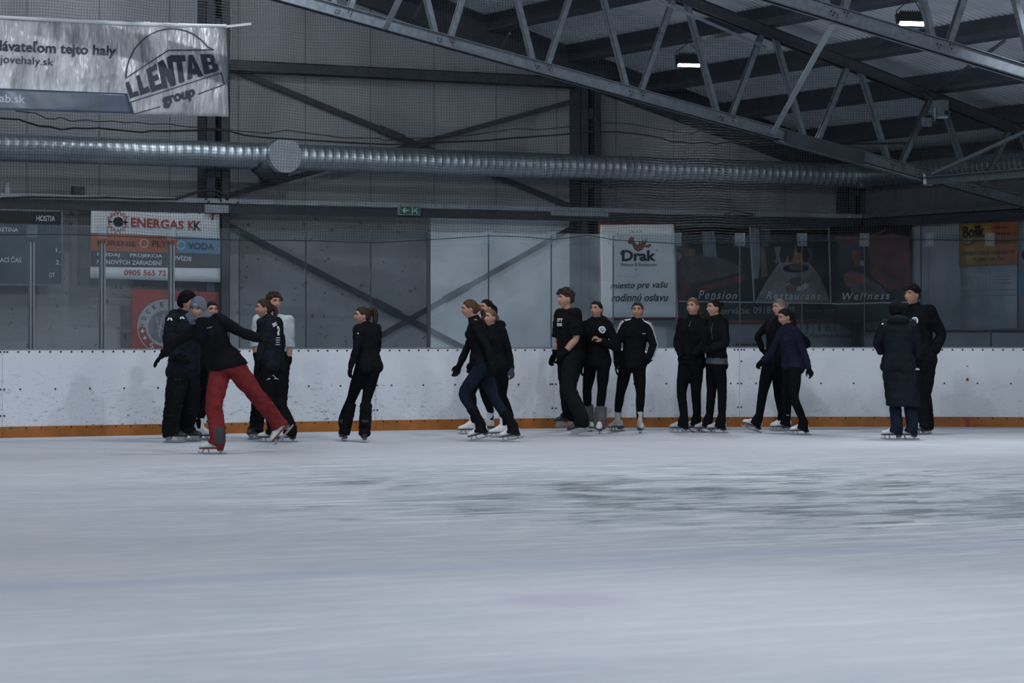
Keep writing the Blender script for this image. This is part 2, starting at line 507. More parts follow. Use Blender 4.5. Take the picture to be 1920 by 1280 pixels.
seam_u = [705, 1038, 1387, 1740]
seam_s = [BP.s_of_u(u) for u in seam_u]
d0 = seam_s[1] - seam_s[0]
edges = [seam_s[0] - 3 * d0, seam_s[0] - 2 * d0, seam_s[0] - d0] + seam_s + [seam_s[-1] + d0, seam_s[-1] + 2 * d0]
edges = [e for e in edges if e > 0.1]
board_txt = ['scuffed white rink board at the far left below the scoreboard',
             'scuffed white rink board behind the skater in red trousers',
             'white rink board between the ponytailed skater and the group of three',
             'white rink board behind the woman with striped sleeves',
             'white rink board behind the skater in the navy top',
             'clean white rink board at the right with two red paint spots']
def bolt_disc(mb, s, z, off, r=0.0125):
    c = BP.at(s, off, z); t = BP.tan(s)
    n = Vector((t.y, -t.x, 0))
    pts = [c + t * (r * math.cos(a)) + UPV * (r * math.sin(a)) + n * .004 for a in [2 * math.pi * k / 8 for k in range(8)]]
    mb.slab(pts, n, .008)
vis = [i for i in range(len(edges) - 1)]
bi = 0
for i in vis:
    s0, s1 = edges[i] + .002, edges[i + 1] - .002
    mid = BP.at((s0 + s1) / 2)
    lab = {-1: None}.get(0)
    root = empty('rink_board', (mid.x, mid.y, 0))
    um = pix((mid.x, mid.y, 0.6))[0]
    if um < 0: tx = 'scuffed white rink board at the very left edge, below the scoreboard'
    elif um < 360: tx = board_txt[0] if um < 250 else board_txt[1]
    elif um < 700: tx = board_txt[1]
    elif um < 1000: tx = board_txt[2]
    elif um < 1380: tx = board_txt[3]
    elif um < 1700: tx = board_txt[4]
    elif um < 1960: tx = board_txt[5]
    else: tx = 'white rink board on the bend beyond the right edge'
    tag(root, tx, 'rink board', 'white rink boards along the end of the ice')
    b = MB(); strip(b, s0, s1, rect(-0.03, 0.0, 0.0, 1.055)); b.build('facing', M['board'], root)
    b = MB(); strip(b, s0, s1, rect(0.001, 0.014, 0.0, 0.134)); kick = b.build('kick_plate', M['kick'], root)
    b = MB(); strip(b, s0, s1, rect(-0.10, 0.004, 1.055, 1.07)); b.build('top_rail', M['alu'], root)
    b = MB()
    for z in (.15, .55, .95): strip(b, s0, s1, rect(-0.10, -0.03, z, z + .05))
    b.build('backing_frame', M['steel_dark'], root)
    b = MB()
    s = s0 + .06
    while s < s1: bolt_disc(b, s, 1.034, 0.0); s += 0.134
    s = s0 + .22
    while s < s1: bolt_disc(b, s, 0.583, 0.0); s += 0.44
    for z in (1.034, .88, .583, .265):
        if z != .88 or i >= 5:
            bolt_disc(b, s0 + .022, z, 0.0); bolt_disc(b, s1 - .022, z, 0.0)
    s = s0 + .1
    while s < s1: bolt_disc(b, s, .115, 0.014, .011); s += 0.19
    bo = b.build('bolt', M['bolt'], root); bo['kind'] = 'stuff'
    sm = BP.s_of_u(1813)
    if s0 < sm < s1:
        b = MB(); strip(b, sm - .028, sm + .028, rect(0.012, 0.0165, 0.001, 0.1345)); b.build('painted_mark', M['red_paint'], kick)['label'] = 'dark red stripe on the yellow kick plate'
        for (uu, vv, r) in ((1813, 711.5, .020), (1813, 686.5, .014)):
            su = BP.s_of_u(uu); c = BP.at(su, 0.0, 0); t = BP.tan(su); n = Vector((t.y, -t.x, 0))
            c.z = CAMH + (YH - vv) / FPX * (c - CAMP).dot(FWD)
            pts = [c + t * (r * math.cos(a)) + UPV * (r * (1.15 if vv > 700 else .55) * math.sin(a)) + n * .003 for a in [2 * math.pi * k / 10 for k in range(10)]]
            b = MB(); b.slab(pts, n, .006); b.build('paint_spot', M['red_paint'], root)

# ------------------------------------------------------------------ glass above the boards
ZG0, ZG1 = 1.07, 2.575
pane_u = [-75, 62, 195, 325, 452, 577, 698, 806, 919, 1035, 1152, 1270, 1388, 1505, 1622, 1742, 1857, 1975]
pane_s = [BP.s_of_u(u) if u > 0 else None for u in pane_u]
pane_s[0] = pane_s[1] - (pane_s[2] - pane_s[1])
for i in range(len(pane_s) - 1):
    s0, s1 = pane_s[i] + .009, pane_s[i + 1] - .009
    uu = (pane_u[i] + pane_u[i + 1]) / 2
    m = M['glass_milky'] if 806 <= uu < 1152 else (M['glass'] if uu < 460 else M['glass_dull'])
    b = MB(); strip(b, s0, s1, rect(-0.056, -0.044, ZG0, ZG1), 0.2)
    o = b.build('rink_glass', m)
    names = ['in front of the scoreboard left edge', 'between the first two posts, in front of the scoreboard', 'between the second and third posts, before the orange and blue banner',
             'right of the third post, before the man in the black beanie', 'above the two skaters by the bare concrete', 'at the crossing of the lower braces, left of the ponytailed skater',
             'behind the ponytailed skater', 'first milky one, left of the blonde leading skater', 'above the blonde leading skater', 'above the boy in the t-shirt',
             'over the left half of the white banner', 'over the left part of the bedroom picture', 'over the right part of the bedroom picture', 'over the dinner table picture',
             'over the dark red picture', 'above the tall man by the side wall', 'over the yellow banner on the side wall']
    tag(o, 'clear rink glass pane ' + names[i], 'glass', 'glass panes above the boards')
for k in (1, 2, 3):
    s = pane_s[k]; p = BP.at(s, -0.05)
    root = empty('glass_post', (p.x, p.y, ZG0))
    tag(root, 'upright aluminium glass post ' + ('in front of the scoreboard', 'in front of the left half of the orange and blue banner', 'above the shoulder of the man in the black beanie')[k - 1], 'post', 'posts between the glass panes')
    b = MB(); strip(b, s - .034, s + .034, rect(-0.10, -0.058, ZG0, 2.36)); strip(b, s - .030, s + .030, rect(-0.042, -0.03, ZG0, 2.36)); b.build('post_profile', M['alu'], root)
    b = MB(); strip(b, s - .008, s + .008, rect(-0.0295, -0.024, ZG0, 2.36)); b.build('centre_groove', M['gasket'], root)
    b = MB(); strip(b, s - .06, s + .06, rect(-0.075, -0.025, 2.42, 2.575)); b.build('clear_cap', M['clamp'], root)
for k in range(4, len(pane_s) - 1):
    s = pane_s[k]; p = BP.at(s, -0.05)
    root = empty('joint_strip', (p.x, p.y, ZG0))
    where = ['by the woman in the black and white jacket', 'left of the ponytailed skater', 'behind the ponytailed skater', 'where the glass turns milky', 'above the blonde leading skater', 'left of the boy in the t-shirt',
             'over the left of the white banner', 'at the right edge of the white banner', 'at the right of the bedroom picture', 'over the dinner table picture', 'over the dark red picture', 'above the tall man by the side wall', 'over the yellow banner'][k - 4]
    tag(root, 'slim joint strip between glass panes ' + where, 'joint strip', 'joint strips between the glass panes')
    b = MB(); wd = .022 if k == 7 else .0045
    strip(b, s - wd, s + wd, rect(-0.063, -0.037, ZG0, 2.56)); b.build('profile', M['gasket'], root)
    if k >= 8:
        b = MB(); strip(b, s - .062, s + .062, rect(-0.078, -0.022, 2.425, 2.60)); cl = b.build('clamp', M['clamp'], root)
        for z in (2.47, 2.55):
            b = MB(); bolt_disc(b, s, z, -0.022, .010); b.build('screw', M['steel'], cl)

# ------------------------------------------------------------------ safety net above the glass
def net_bottom(u):
    return np.interp(u, [-200, 0, 117, 170, 412, 452, 577, 701, 806, 919, 980, 1035, 1100, 1153, 1269, 1388, 1500, 1622, 1742, 1860, 1920, 2100],
                     [441, 440, 439, 441, 449, 450, 451, 455, 449, 442, 444, 449, 441, 450, 457, 455, 453, 448, 449, 451, 450, 450])
cell = 0.0365
s_lo, s_hi = 5.0, 21.5
def ripple(s, z):
    return 0.05 * math.sin(1.9 * s + .9 * math.sin(z * 1.7)) * (1 - .5 * math.cos(z * 1.1)) + .02 * math.sin(5.1 * s + z)
def netz(s):
    p = BP.at(s); u = pix((p.x, p.y, 2.4))[0]
    t = (p - CAMP).dot(FWD)
    return CAMH + (YH - float(net_bottom(u))) / FPX * t
nb = MB()
ns = int((s_hi - s_lo) / cell)
smid = [s_lo + cell * i for i in range(ns)]
zb_tab = np.array([netz(s) for s in np.linspace(s_lo - .2, s_hi + .2, 160)]); sb_tab = np.linspace(s_lo - .2, s_hi + .2, 160)
def ztop(s): return min(6.6, zroof(float(BP.at(s).x)) - 0.30)
def npt(s, z):
    q = BP.at(s + .012 * math.sin(2.1 * z + s) + .018 * math.sin(.7 * s + 1.3 * z), -0.16 + ripple(s, z) * min(1, (z - 2.3) * 1.2), 0)
    return (q.x, q.y, z + .016 * math.sin(1.3 * s + 2 * z) + .010 * math.sin(6.3 * s))
vs = []; fs = []
def thread(pts, r=0.0021):
    b = len(vs)
    for p in pts:
        for a in (0.5, 2.6, 4.7): vs.append((p[0] + r * math.cos(a), p[1] + r * math.sin(a), p[2] + r * math.sin(a + 1)))
    for i in range(len(pts) - 1):
        for k in range(3):
            a = b + i * 3 + k; c = b + i * 3 + (k + 1) % 3
            fs.append((a, c, c + 3, a + 3))
for s in smid:
    zb = float(np.interp(s, sb_tab, zb_tab)); zt = ztop(s)
    n = int((zt - zb) / .12) + 2
    thread([npt(s, zb + (zt - zb) * i / (n - 1)) for i in range(n)])
k = 0
while 2.30 + k * cell < 6.6:
    z = 2.30 + k * cell; k += 1
    run = []
    for s in np.arange(s_lo, s_hi, .11):
        if float(np.interp(s, sb_tab, zb_tab)) <= z <= ztop(s): run.append(npt(s, z))
        else:
            if len(run) > 1: thread(run)
            run = []
    if len(run) > 1: thread(run)
me = bpy.data.meshes.new('safety_net'); me.from_pydata(vs, [], fs); me.update()
tag(link('safety_net', me, M['net']), 'fine black safety net hanging above the rink glass', 'net')
def net_rope(pts, r, label, zoff=.0):
    q = []
    for (u, v) in pts:
        s = BP.s_of_u(max(1, min(1919, u)))
        p = BP.at(s, 0.06)
        t = (p - CAMP).dot(FWD)
        q.append(Vector((p.x, p.y, CAMH + (YH - v) / FPX * t)))
    q[0] = q[0] + (q[0] - q[1]) * (3 if pts[0][0] < 5 else 0)
    b = MB(); b.tube(q, r, 6)
    return tag(b.build('net_rope', M['rope'], None, True), label, 'rope')
net_rope([(1, 222), (34, 224), (46, 229), (71, 236.5), (92, 238), (112, 243), (135, 240), (160, 241), (181, 240), (220, 244), (263, 248), (282, 245), (309, 246), (383, 244), (423, 245), (457, 253.6), (500, 258.6), (560, 262), (640, 267), (734, 271), (815, 267), (902, 264), (956, 259), (1036, 253.6), (1107, 247), (1157, 247), (1204, 252), (1238, 258), (1256, 264.7), (1276, 266), (1297, 268), (1327, 266), (1340, 270), (1365, 265), (1380, 269), (1400, 265), (1421, 270), (1466, 267.5), (1560, 270), (1700, 268)],
         .011, 'thick sagging black rope on the net, above the spiral duct')
net_rope([(27, 208), (64, 212), (84, 222), (100, 223), (111, 220), (130, 227), (158, 225), (180, 228), (206, 227), (230, 230), (252, 229), (280, 233), (310, 232), (350, 238), (380, 240), (425, 243), (470, 248), (500, 250), (530, 244), (585, 251), (640, 258), (707, 259), (717, 264), (751, 259), (801, 259), (882, 253), (966, 241), (1010, 243), (1087, 235), (1144, 230), (1177, 232), (1224, 240), (1271, 248), (1300, 250), (1310, 244), (1350, 252), (1400, 251)],
         .006, 'thin wavy black cord on the net just above the thick rope')
net_rope([(1, 440), (117, 439), (170, 441), (412, 449), (452, 450), (577, 451), (701, 455), (806, 449), (919, 442), (980, 444), (1035, 449), (1100, 441), (1153, 450), (1269, 457), (1388, 455), (1500, 453), (1622, 448), (1742, 449), (1860, 451), (1919, 450)],
         .005, 'thin bottom cord of the net across the rink glass')
# ------------------------------------------------------------------ roof steel
YT1, YT2 = 29.3, 22.9
PX = [18.02 + 1.36 * k for k in range(-4, 5)]
def zchord(x): return 4.274 - 0.198 * (x - 17.16) + 0.07       # centre line of the bottom chord
purl_lab = ['third hidden one near the top left', 'second one near the top left', 'highest dark one at the top edge', 'one just above the middle of the upper edge', 'dark one whose far end meets the gable left of the others', 'one carrying the two lit lamps', 'third dark one from the side wall', 'second dark one from the side wall', 'lowest dark one next to the side wall']
for k, x in enumerate(PX):
    if k < 2: continue
    zt = zroof(x) - .004; ang = math.atan(-.277)
    b = MB(); y0, y1 = 9.0, YW - .16
    def q(dx, dz): return (x + dx * math.cos(ang) - dz * math.sin(ang) * 0 , zt + dx * math.sin(ang) + dz)
    prof = [(-.05, 0), (.045, 0), (.045, -.012), (-.035, -.012), (-.035, -.228), (.06, -.228), (.06, -.205), (.072, -.205), (.072, -.24), (-.05, -.24)]
    pts = [q(*p) for p in prof]; n = len(pts)
    vs = [(px_, y0, pz) for (px_, pz) in pts] + [(px_, y1, pz) for (px_, pz) in pts]
    b.add(vs, [tuple(range(n)), tuple(reversed(range(n, 2 * n)))] + [(i, i + n, (i + 1) % n + n, (i + 1) % n) for i in range(n)])
    tag(b.build('roof_purlin', M['purlin']), 'dark steel roof purlin, ' + purl_lab[k], 'purlin', 'purlins under the corrugated roof')

# gable rafter under the roof edge
b = MB(); b.bar((2, YW - .10, zroof(2) - .26), (XW, YW - .10, zroof(XW) - .26), .18, .46)
tag(b.build('gable_rafter', M['steel_dark']), 'deep dark rafter along the top of the gable wall', 'rafter')

def truss(Y, label, group, x_lo, x_hi):
    root = empty('roof_truss', (18, Y, zchord(18)))
    tag(root, label, 'truss', group)
    tp = lambda x: zroof(x) - .255 - .07
    b = MB()
    for s in (-1, 1):
        b.channel((x_lo, Y + s * .06, zchord(x_lo)), (x_hi, Y + s * .06, zchord(x_hi)), .055, .145, .008, side=-s)
    b.build('bottom_chord', M['steel'], root)
    b = MB()
    xt0 = max(x_lo, 10.5)
    for s in (-1, 1):
        b.channel((xt0, Y + s * .06, tp(xt0)), (x_hi, Y + s * .06, tp(x_hi)), .055, .14, .008, side=-s)
    b.build('top_chord', M['steel_dark'], root)
    k = -6
    xs_top = [18.02 + 1.36 * i for i in range(-6, 6)]
    bn = []
    for x in xs_top:
        for sgn in (-1, 1):
            xb_ = x + sgn * .68
            if xb_ < x_lo or xb_ > x_hi or x > x_hi or x < xt0: continue
            if tp(x) - zchord(xb_) < .35: continue
            a = Vector((x + sgn * .075, Y, tp(x) + .03)); c = Vector((xb_ - sgn * .085, Y, zchord(xb_) - .01))
            b = MB(); b.channel(a, c, .07, .068, .010, side=sgn, up=(0, 1, 0))
            b.build('diagonal', M['steel'], root)
            bn.append((xb_ - sgn * .085, zchord(xb_)))
    b = MB()
    for (x, z) in bn:
        for (dx, dz) in ((-.022, .02), (.022, .012), (0, -.022)):
            c = Vector((x + dx, Y - .088, z + dz))
            pts = [c + Vector((.011 * math.cos(a), 0, .011 * math.sin(a))) for a in [2 * math.pi * j / 6 for j in range(6)]]
            b.slab(pts, (0, -1, 0), .012)
    b.build('bolt', M['bolt'], root)['kind'] = 'stuff'
    return root
t1 = truss(YT1, 'lattice roof truss nearer the gable wall, sloping down to the right behind the net', 'sloping roof trusses', 11.0, 24.5)
b = MB()
for s in (-1, 1):
    b.bar((19.6, YT1 + s * .10, zchord(19.6) - .02), (20.85, YT1 + s * .10, zchord(20.85) - .02), .012, .17)
b.build('splice_plate', M['steel_dark'], t1)
b = MB(); b.bar((19.5, YT1 - .03, zchord(19.5) - .10), (21.9, YT1 - .03, zchord(21.9) - .10), .12, .025)
b.build('cover_strip', M['steel'], t1)
t2 = truss(YT2, 'near lattice roof truss crossing the top right corner below the second lamp', 'sloping roof trusses', 11.0, 24.5)

# braces between the trusses
def strut(name, p, q, w, h, m, label, cat='brace', group='loose roof braces'):
    b = MB(); b.bar(p, q, w, h); return tag(b.build(name, m), label, cat, group)
strut('roof_brace', on_y(1449, 250, YT1 - .11), on_y(1562, 44, YT2 + .14), .065, .02, M['rail'], 'pale flat roof brace running up between the two trusses')
strut('roof_brace', on_y(723, 53, YT1 - .11), on_y(776, -60, YT2 + .14), .065, .02, M['rail'], 'pale flat roof brace at the top, left end of the far truss')
strut('roof_brace', on_y(1434, 88, YT1 - .10), on_y(1180, -22, 26.5), .05, .02, M['rail'], 'long thin pale brace lying along the far truss top')
strut('roof_brace', on_y(776, 34, YW - .35), on_y(800, -12, 33.2), .03, .03, M['steel'], 'short pale rod by the gable rafter at the top left')
strut('roof_brace', on_y(938, 92, YW - .35), on_y(956, 62, 33.6), .03, .03, M['steel'], 'short pale rod by the gable rafter, left of the far truss node')
strut('roof_brace', on_y(1848, 102, YT2 + .2), on_y(1884, 76, 23.6), .03, .03, M['steel_dark'], 'short dark rod behind the near truss at the right')
strut('roof_brace', on_y(1760, 170, YT1 - .1), on_y(1820, 122, 26.3), .04, .03, M['steel_dark'], 'dark rod rising from the box on the far truss')
# longitudinal girder along the side wall side, starting at the far truss
pa = on_y(1722, 340, YT1); pb = on_y(1722, 340, YT1); XG = pa.x; ZG = pa.z
g = empty('eave_girder', (XG, YT1, ZG))
tag(g, 'lattice eave girder coming forward from the end of the far truss', 'girder')
b = MB(); b.channel((XG, YT1 - .12, ZG), (XG, 18.0, ZG), .09, .11, .01, side=1); b.build('bottom_chord', M['steel'], g)
b = MB(); b.bar((XG, YT1 - .3, ZG + .08), (XG, YT1 - 4.6, ZG + 1.05), .045, .04); b.build('diagonal', M['steel'], g)
b = MB(); b.bar((XG, YT1 - 3.6, ZG + .06), (XG, YT1 - 5.4, ZG + .95), .05, .05); b.build('diagonal', M['steel_dark'], g)
b = MB()
b.slab([(XG - .005, YT1 - .13, ZG - .06), (XG - .005, YT1 - .13, ZG + .10), (XG + .14, YT1 - .13, ZG - .06)], (0, -1, 0), .012)
b.build('end_plate', M['white'], g)

# ------------------------------------------------------------------ flood lamps under the purlins
M['lens'] = emis('lamp_lens', (0.90, 0.96, 1.0), 40.0)
M['lampbody'] = mat('lamp_body', (0.025, 0.028, 0.032), 0.5, 0.4)
lamp_data = bpy.data.lights.new('flood_light', 'AREA')
lamp_data.shape = 'RECTANGLE'; lamp_data.size = 0.29; lamp_data.size_y = 0.06
lamp_data.energy = LAMP_POWER; lamp_data.color = LAMP_COLOR
lamp_data.spread = math.radians(170)
lamp_data.energy = LAMP_POWER * 1.2
lamp_rear = lamp_data.copy(); lamp_rear.energy = LAMP_POWER * .6
lamp_mid = lamp_data.copy(); lamp_mid.energy = LAMP_POWER * .95
lamp_side = lamp_data.copy(); lamp_side.energy = LAMP_POWER * .62; lamp_side.spread = math.radians(128)
lamp_near = lamp_data.copy(); lamp_near.energy = LAMP_POWER * 1.4
lamp_front = lamp_data.copy(); lamp_front.energy = LAMP_POWER * .5; lamp_front.spread = math.radians(112)
def flood_lamp(x, y, z, label, tilt=26, ld=lamp_front):
    root = empty('flood_lamp', (x, y, z))
    tag(root, label, 'lamp', 'flood lamps hung from the roof')
    R = Matrix.Translation((x, y, z)) @ Matrix.Rotation(math.radians(-18), 4, 'Z') @ Matrix.Rotation(math.radians(-tilt), 4, 'X')
    b = MB()
    b.box((-.13, -.055, .05), (.13, .075, .15), M=R)
    for i in range(9):
        b.box((-.128 + i * .03, -.05, .15), (-.120 + i * .03, .07, .175), M=R)
    for s in (-1, 1): b.box((s * .165 - .012, -.02, -.01), (s * .165 + .012, .04, .15), M=R)
    b.box((-.165, -.07, .0), (.165, .08, .05), M=R)
    b.build('housing', M['lampbody'], root)
    b = MB()
    for i in range(4): b.box((-.155 + i * .0785, -.068, -.020), (-.082 + i * .0785, -.004, .001), M=R)
    b.build('lens', M['lens'], root)
    b = MB()
    for s in (-1, 1):
        pts = [R @ Vector((s * .165, .01, .14)), R @ Vector((s * .155, .01, .20)), Vector((x + s * .10, y + s * .03, z + .26)), Vector((x + s * .02, y, z + .31))]
        b.tube(pts, .006, 5)
    b.build('hanging_cable', M['cable'], root)
    lo = bpy.data.objects.new('lamp_light', ld); COL.objects.link(lo)
    lo.parent = root; lo.matrix_parent_inverse = Matrix.Translation((-x, -y, -z))
    lo.matrix_basis = R @ Matrix.Translation((0, -.036, -.028))
    return root
LX = 19.40
flood_lamp(LX, 31.3, 4.94, 'lit flood lamp behind the far truss, the left one of two', 16)
flood_lamp(LX, 26.2, 4.99, 'lit flood lamp behind the near truss at the upper right')
far = 'flood lamp of the rows outside the picture'
for x in (19.40, 13.0, 6.6, 0.2):
    for y in (31.3, 26.2, 21.1, 16.0, 10.9, 5.8):
        if x == 19.40 and y > 26: continue
        if x < 5 and y > 27: continue
        flood_lamp(x, y, zroof(x) - .56 if (x > 19 or y > 25) else 5.45, far, -40 if x > 19 else ((-12 if x > 10 else -38) if y > 30 else (-38 if y > 14 else 4)), (lamp_rear if x > 10 else lamp_data) if y > 30 else (lamp_side if x > 19 else (lamp_near if y < 14 else (lamp_data if x > 10 else lamp_mid))))
# ------------------------------------------------------------------ steel columns, girts, braces on the gable wall
M['column'] = mat('column_steel', (0.052, 0.062, 0.076), 0.5, 0.35, var=0.2, scale=7)
col_lab = ['dark slotted steel column behind the big silver banner', 'dark slotted steel column left of the white banner', 'dark slotted steel column in the wall corner']
YC = YW - .34
col_x = [on_y(u, 400, YC).x for u in (409, 1108, 1608)]
for x, lab in zip(col_x, col_lab):
    zt = zroof(x) - .5
    root = empty('steel_column', (x, YW - .17, 0)); tag(root, lab, 'column', 'columns along the gable wall')
    for (xa, xb) in ((-.175, -.035), (.045, .175)):
        b = MB()
        b.box((x + xa, YC, 0), (x + xb, YC + .008, zt)); 
        b.box((x + (xa if xa < 0 else xb - .008), YC, 0), (x + (xa + .008 if xa < 0 else xb), YW, zt))
        b.box((x + (xb - .008 if xa < 0 else xa), YC, 0), (x + (xb if xa < 0 else xa + .008), YC + .12, zt))
        b.build('channel', M['column'], root)
    z = .35
    while z < zt:
        b = MB(); b.box((x - .04, YC + .012, z), (x + .05, YC + .03, z + .16)); b.build('batten_plate', M['column'], root); z += 1.02
c0, c1, c2 = col_x
def yb(dx=0): return YW - .12
b = MB(); b.channel((6, YW - .11, 4.98), (XW - .1, YW - .11, 4.98), .16, .16, .012, side=-1)
tag(b.build('wall_girt', M['steel_dark']), 'long dark horizontal girt high on the gable wall', 'girt')
br = [((c0 + .15, 5.0), (c1 - .12, 3.12), 'upper wall brace falling to the right behind the duct'),
      ((c1 - .12, 4.72), (c0 + .15, 3.15), 'upper wall brace rising to the right behind the duct'),
      ((c0 + .18, 2.80), (c1 - .3, 0.25), 'lower wall brace falling to the right on the bare concrete'),
      ((c1 - .12, 2.86), (c0 + .3, 0.05), 'lower wall brace rising to the right on the bare concrete')]
for i, ((xa, za), (xb, zb), lab) in enumerate(br):
    root = empty('wall_brace', ((xa + xb) / 2, YW - .1, (za + zb) / 2)); tag(root, lab, 'brace', 'crossed braces on the gable wall')
    y = YW - .07 - .05 * (i % 2)
    b = MB(); b.bar((xa, y, za), (xb, y, zb), .03, .075); b.build('angle_bar', M['steel_dark'], root)
    p = Vector((xa, y, za)); q = Vector((xb, y, zb)); f = .43 if i != 3 else .33
    b = MB(); b.bar(p.lerp(q, f), p.lerp(q, f + .07), .05, .10); b.build('turnbuckle', M['column'], root)

# horizontal cable rail with the dark channel beneath
YR = YW - .42
root = empty('cable_rail', (12, YR, ZRAIL)); tag(root, 'long pale cable rail running across the gable wall above the banners', 'rail')
b = MB(); b.box((5, YR - .06, ZRAIL - .035), (XW - .15, YR + .06, ZRAIL + .03)); b.build('tray', M['rail'], root)
b = MB()
x = 6.0
while x < XW - .3:
    b.box((x, YR - .064, ZRAIL - .01), (x + .012, YR - .06, ZRAIL + .005)); x += .55
b.build('clip', M['bolt'], root)['kind'] = 'stuff'
b = MB(); b.box((5, YR - .03, ZRAIL - .17), (XW - .15, YR + .05, ZRAIL - .045)); b.build('dark_channel', M['steel_dark'], root)
b = MB(); b.box((on_y(1029, 400, YR).x, YR - .09, ZRAIL - .10), (on_y(1136, 400, YR).x, YR - .05, ZRAIL - .04)); b.build('splice', M['rail'], root)['label'] = 'short pale splice below the rail'
b = MB(); b.box((on_y(380, 380, YR).x, YR - .09, ZRAIL - .17), (on_y(424, 380, YR).x, YR - .05, ZRAIL - .06)); b.build('splice', M['rail'], root)
root = empty('side_rail', (XW - .1, 28, ZRAIL)); tag(root, 'dark cable rail running forward along the right side wall', 'rail')
b = MB(); b.box((XW - .14, 14, ZRAIL - .03), (XW - .02, YW - .4, ZRAIL + .02)); b.build('tray', M['steel'], root)
b = MB(); b.box((XW - .10, 14, ZRAIL - .18), (XW - .02, YW - .4, ZRAIL - .05)); b.build('dark_channel', M['steel_dark'], root)
def cable(pts, r, label, cat='cable', Y=YR - .08):
    b = MB(); b.tube([on_y(u, v, Y) for u, v in pts], r, 6)
    return tag(b.build('black_cable', M['cable'], None, True), label, cat)
cable([(2, 371), (60, 369), (110, 370), (160, 371), (200, 370), (260, 373), (330, 373)], .012, 'black cable lying along the top of the left rail')
cable([(330, 373), (350, 366), (372, 359), (392, 356), (408, 358), (420, 365), (428, 374)], .020, 'thick black hose arching over the rail at the left column')
cable([(386, 374), (390, 365), (400, 361), (412, 368), (415, 378)], .010, 'thin black cable loop under the thick hose at the left column')
cable([(391, 376), (393, 388), (397, 395), (399, 405), (398, 412)], .010, 'black cable end dangling in front of the orange and blue banner corner')
cable([(430, 411), (434, 400), (440, 385), (448, 378)], .008, 'thin cable drooping right of the left column')
cable([(1358, 402), (1375, 396), (1395, 398), (1416, 402), (1400, 405), (1375, 401)], .010, 'loose coil of black cable on the rail above the bedroom picture')
# junction box, small bracket, exit sign
root = empty('junction_box', on_y(146, 362, YR)); tag(root, 'small dark junction box standing on the left cable rail', 'box')
p = on_y(146, 363, YR)
b = MB(); b.box((p.x - .08, YR - .05, ZRAIL + .03), (p.x + .08, YR + .05, ZRAIL + .145)); b.build('case', M['steel_dark'], root)
b = MB(); b.box((p.x - .07, YR - .06, ZRAIL + .04), (p.x + .0, YR - .05, ZRAIL + .13)); b.box((p.x + .01, YR - .06, ZRAIL + .04), (p.x + .07, YR - .05, ZRAIL + .13)); b.build('cover', M['column'], root)
p = on_y(13, 358, YR)
b = MB(); b.box((p.x - .04, YR - .04, ZRAIL + .03), (p.x + .03, YR + .04, ZRAIL + .10)); b.box((p.x - .03, YR - .03, ZRAIL + .10), (p.x + .02, YR + .03, ZRAIL + .17))
tag(b.build('wall_socket', M['rail']), 'little pale socket on the rail at the left edge', 'socket')

YE = YR - .10
M['exit_green'] = mat('exit_green', (0.02, 0.16, 0.10), 0.5)
e0 = on_y(748, 403, YE); e1 = on_y(788, 386, YE)
root = empty('exit_sign', ((e0.x + e1.x) / 2, YE, e0.z)); tag(root, 'green exit sign with arrow and running figure on the cable rail', 'sign')
b = MB(); b.box((e0.x, YE, e0.z), (e1.x, YE + .05, e1.z)); b.build('frame', M['rail'], root)
b = MB(); b.box((e0.x + .012, YE - .004, e0.z + .012), (e1.x - .012, YE, e1.z - .012)); b.build('green_face', M['exit_green'], root)
b = MB(); n = (0, -1, 0)
def ex(a, c): return Vector((e0.x + (e1.x - e0.x) * a, YE - .007, e0.z + (e1.z - e0.z) * c))
b.slab([ex(.14, .5), ex(.27, .78), ex(.33, .72), ex(.26, .56), ex(.46, .56), ex(.46, .44), ex(.26, .44), ex(.33, .28), ex(.27, .22)], n, .003)
b.build('arrow', M['white'], root)
b = MB()
b.slab([ex(.60, .12), ex(.60, .88), ex(.64, .88), ex(.64, .12)], n, .003)
for pl in ([(.78, .74), (.82, .80), (.86, .74), (.82, .68)], [(.72, .66), (.80, .64), (.86, .52), (.83, .50), (.78, .58), (.73, .58)], [(.77, .60), (.80, .44), (.86, .36), (.88, .16), (.84, .16), (.82, .32), (.76, .42), (.66, .34), (.66, .42), (.74, .52)]):
    b.slab([ex(*q) for q in pl], n, .003)
b.build('running_figure', M['white'], root)

# ------------------------------------------------------------------ spiral air duct
ZD, RD, YD = 3.70, .183, YW - .62
xd1 = on_y(1608, 330, YD).x
root = empty('air_duct', (16, YD, ZD)); tag(root, 'long shiny spiral air duct running along the gable wall', 'duct')
def duct_run(b, p0, p1, r, per=.122, n=28):
    p0 = Vector(p0); p1 = Vector(p1); L = (p1 - p0).length; d = (p1 - p0) / L
    pts = []; rs = []
    k = 0; s = 0
    while s < L:
        for (ds, dr) in ((0, 0), (per - .014, 0), (per - .011, .0026), (per - .005, .0026), (per - .002, 0)):
            if s + ds <= L: pts.append(p0 + d * (s + ds)); rs.append(r + dr)
        s += per
    b.tube(pts, rs, n)
b = MB(); duct_run(b, (5, YD, ZD), (xd1 + .1, YD, ZD), RD); b.build('spiral_pipe', M['duct'], root, True)
tx = on_y(537, 293, YD - .35).x
b = MB(); b.tube([(tx, YD, ZD - .0), (tx, YD - .05, ZD), (tx, YD - .30, ZD)], [.235, .235, .235], 40); b.build('tee_branch', M['duct'], root, True)
b = MB(); b.tube([(tx, YD - .30, ZD), (tx, YD - .33, ZD)], [.24, .24], 40); b.build('end_cap', M['duct_cap'], root)['label'] = 'round flat grey end cap of the branch'
b = MB()
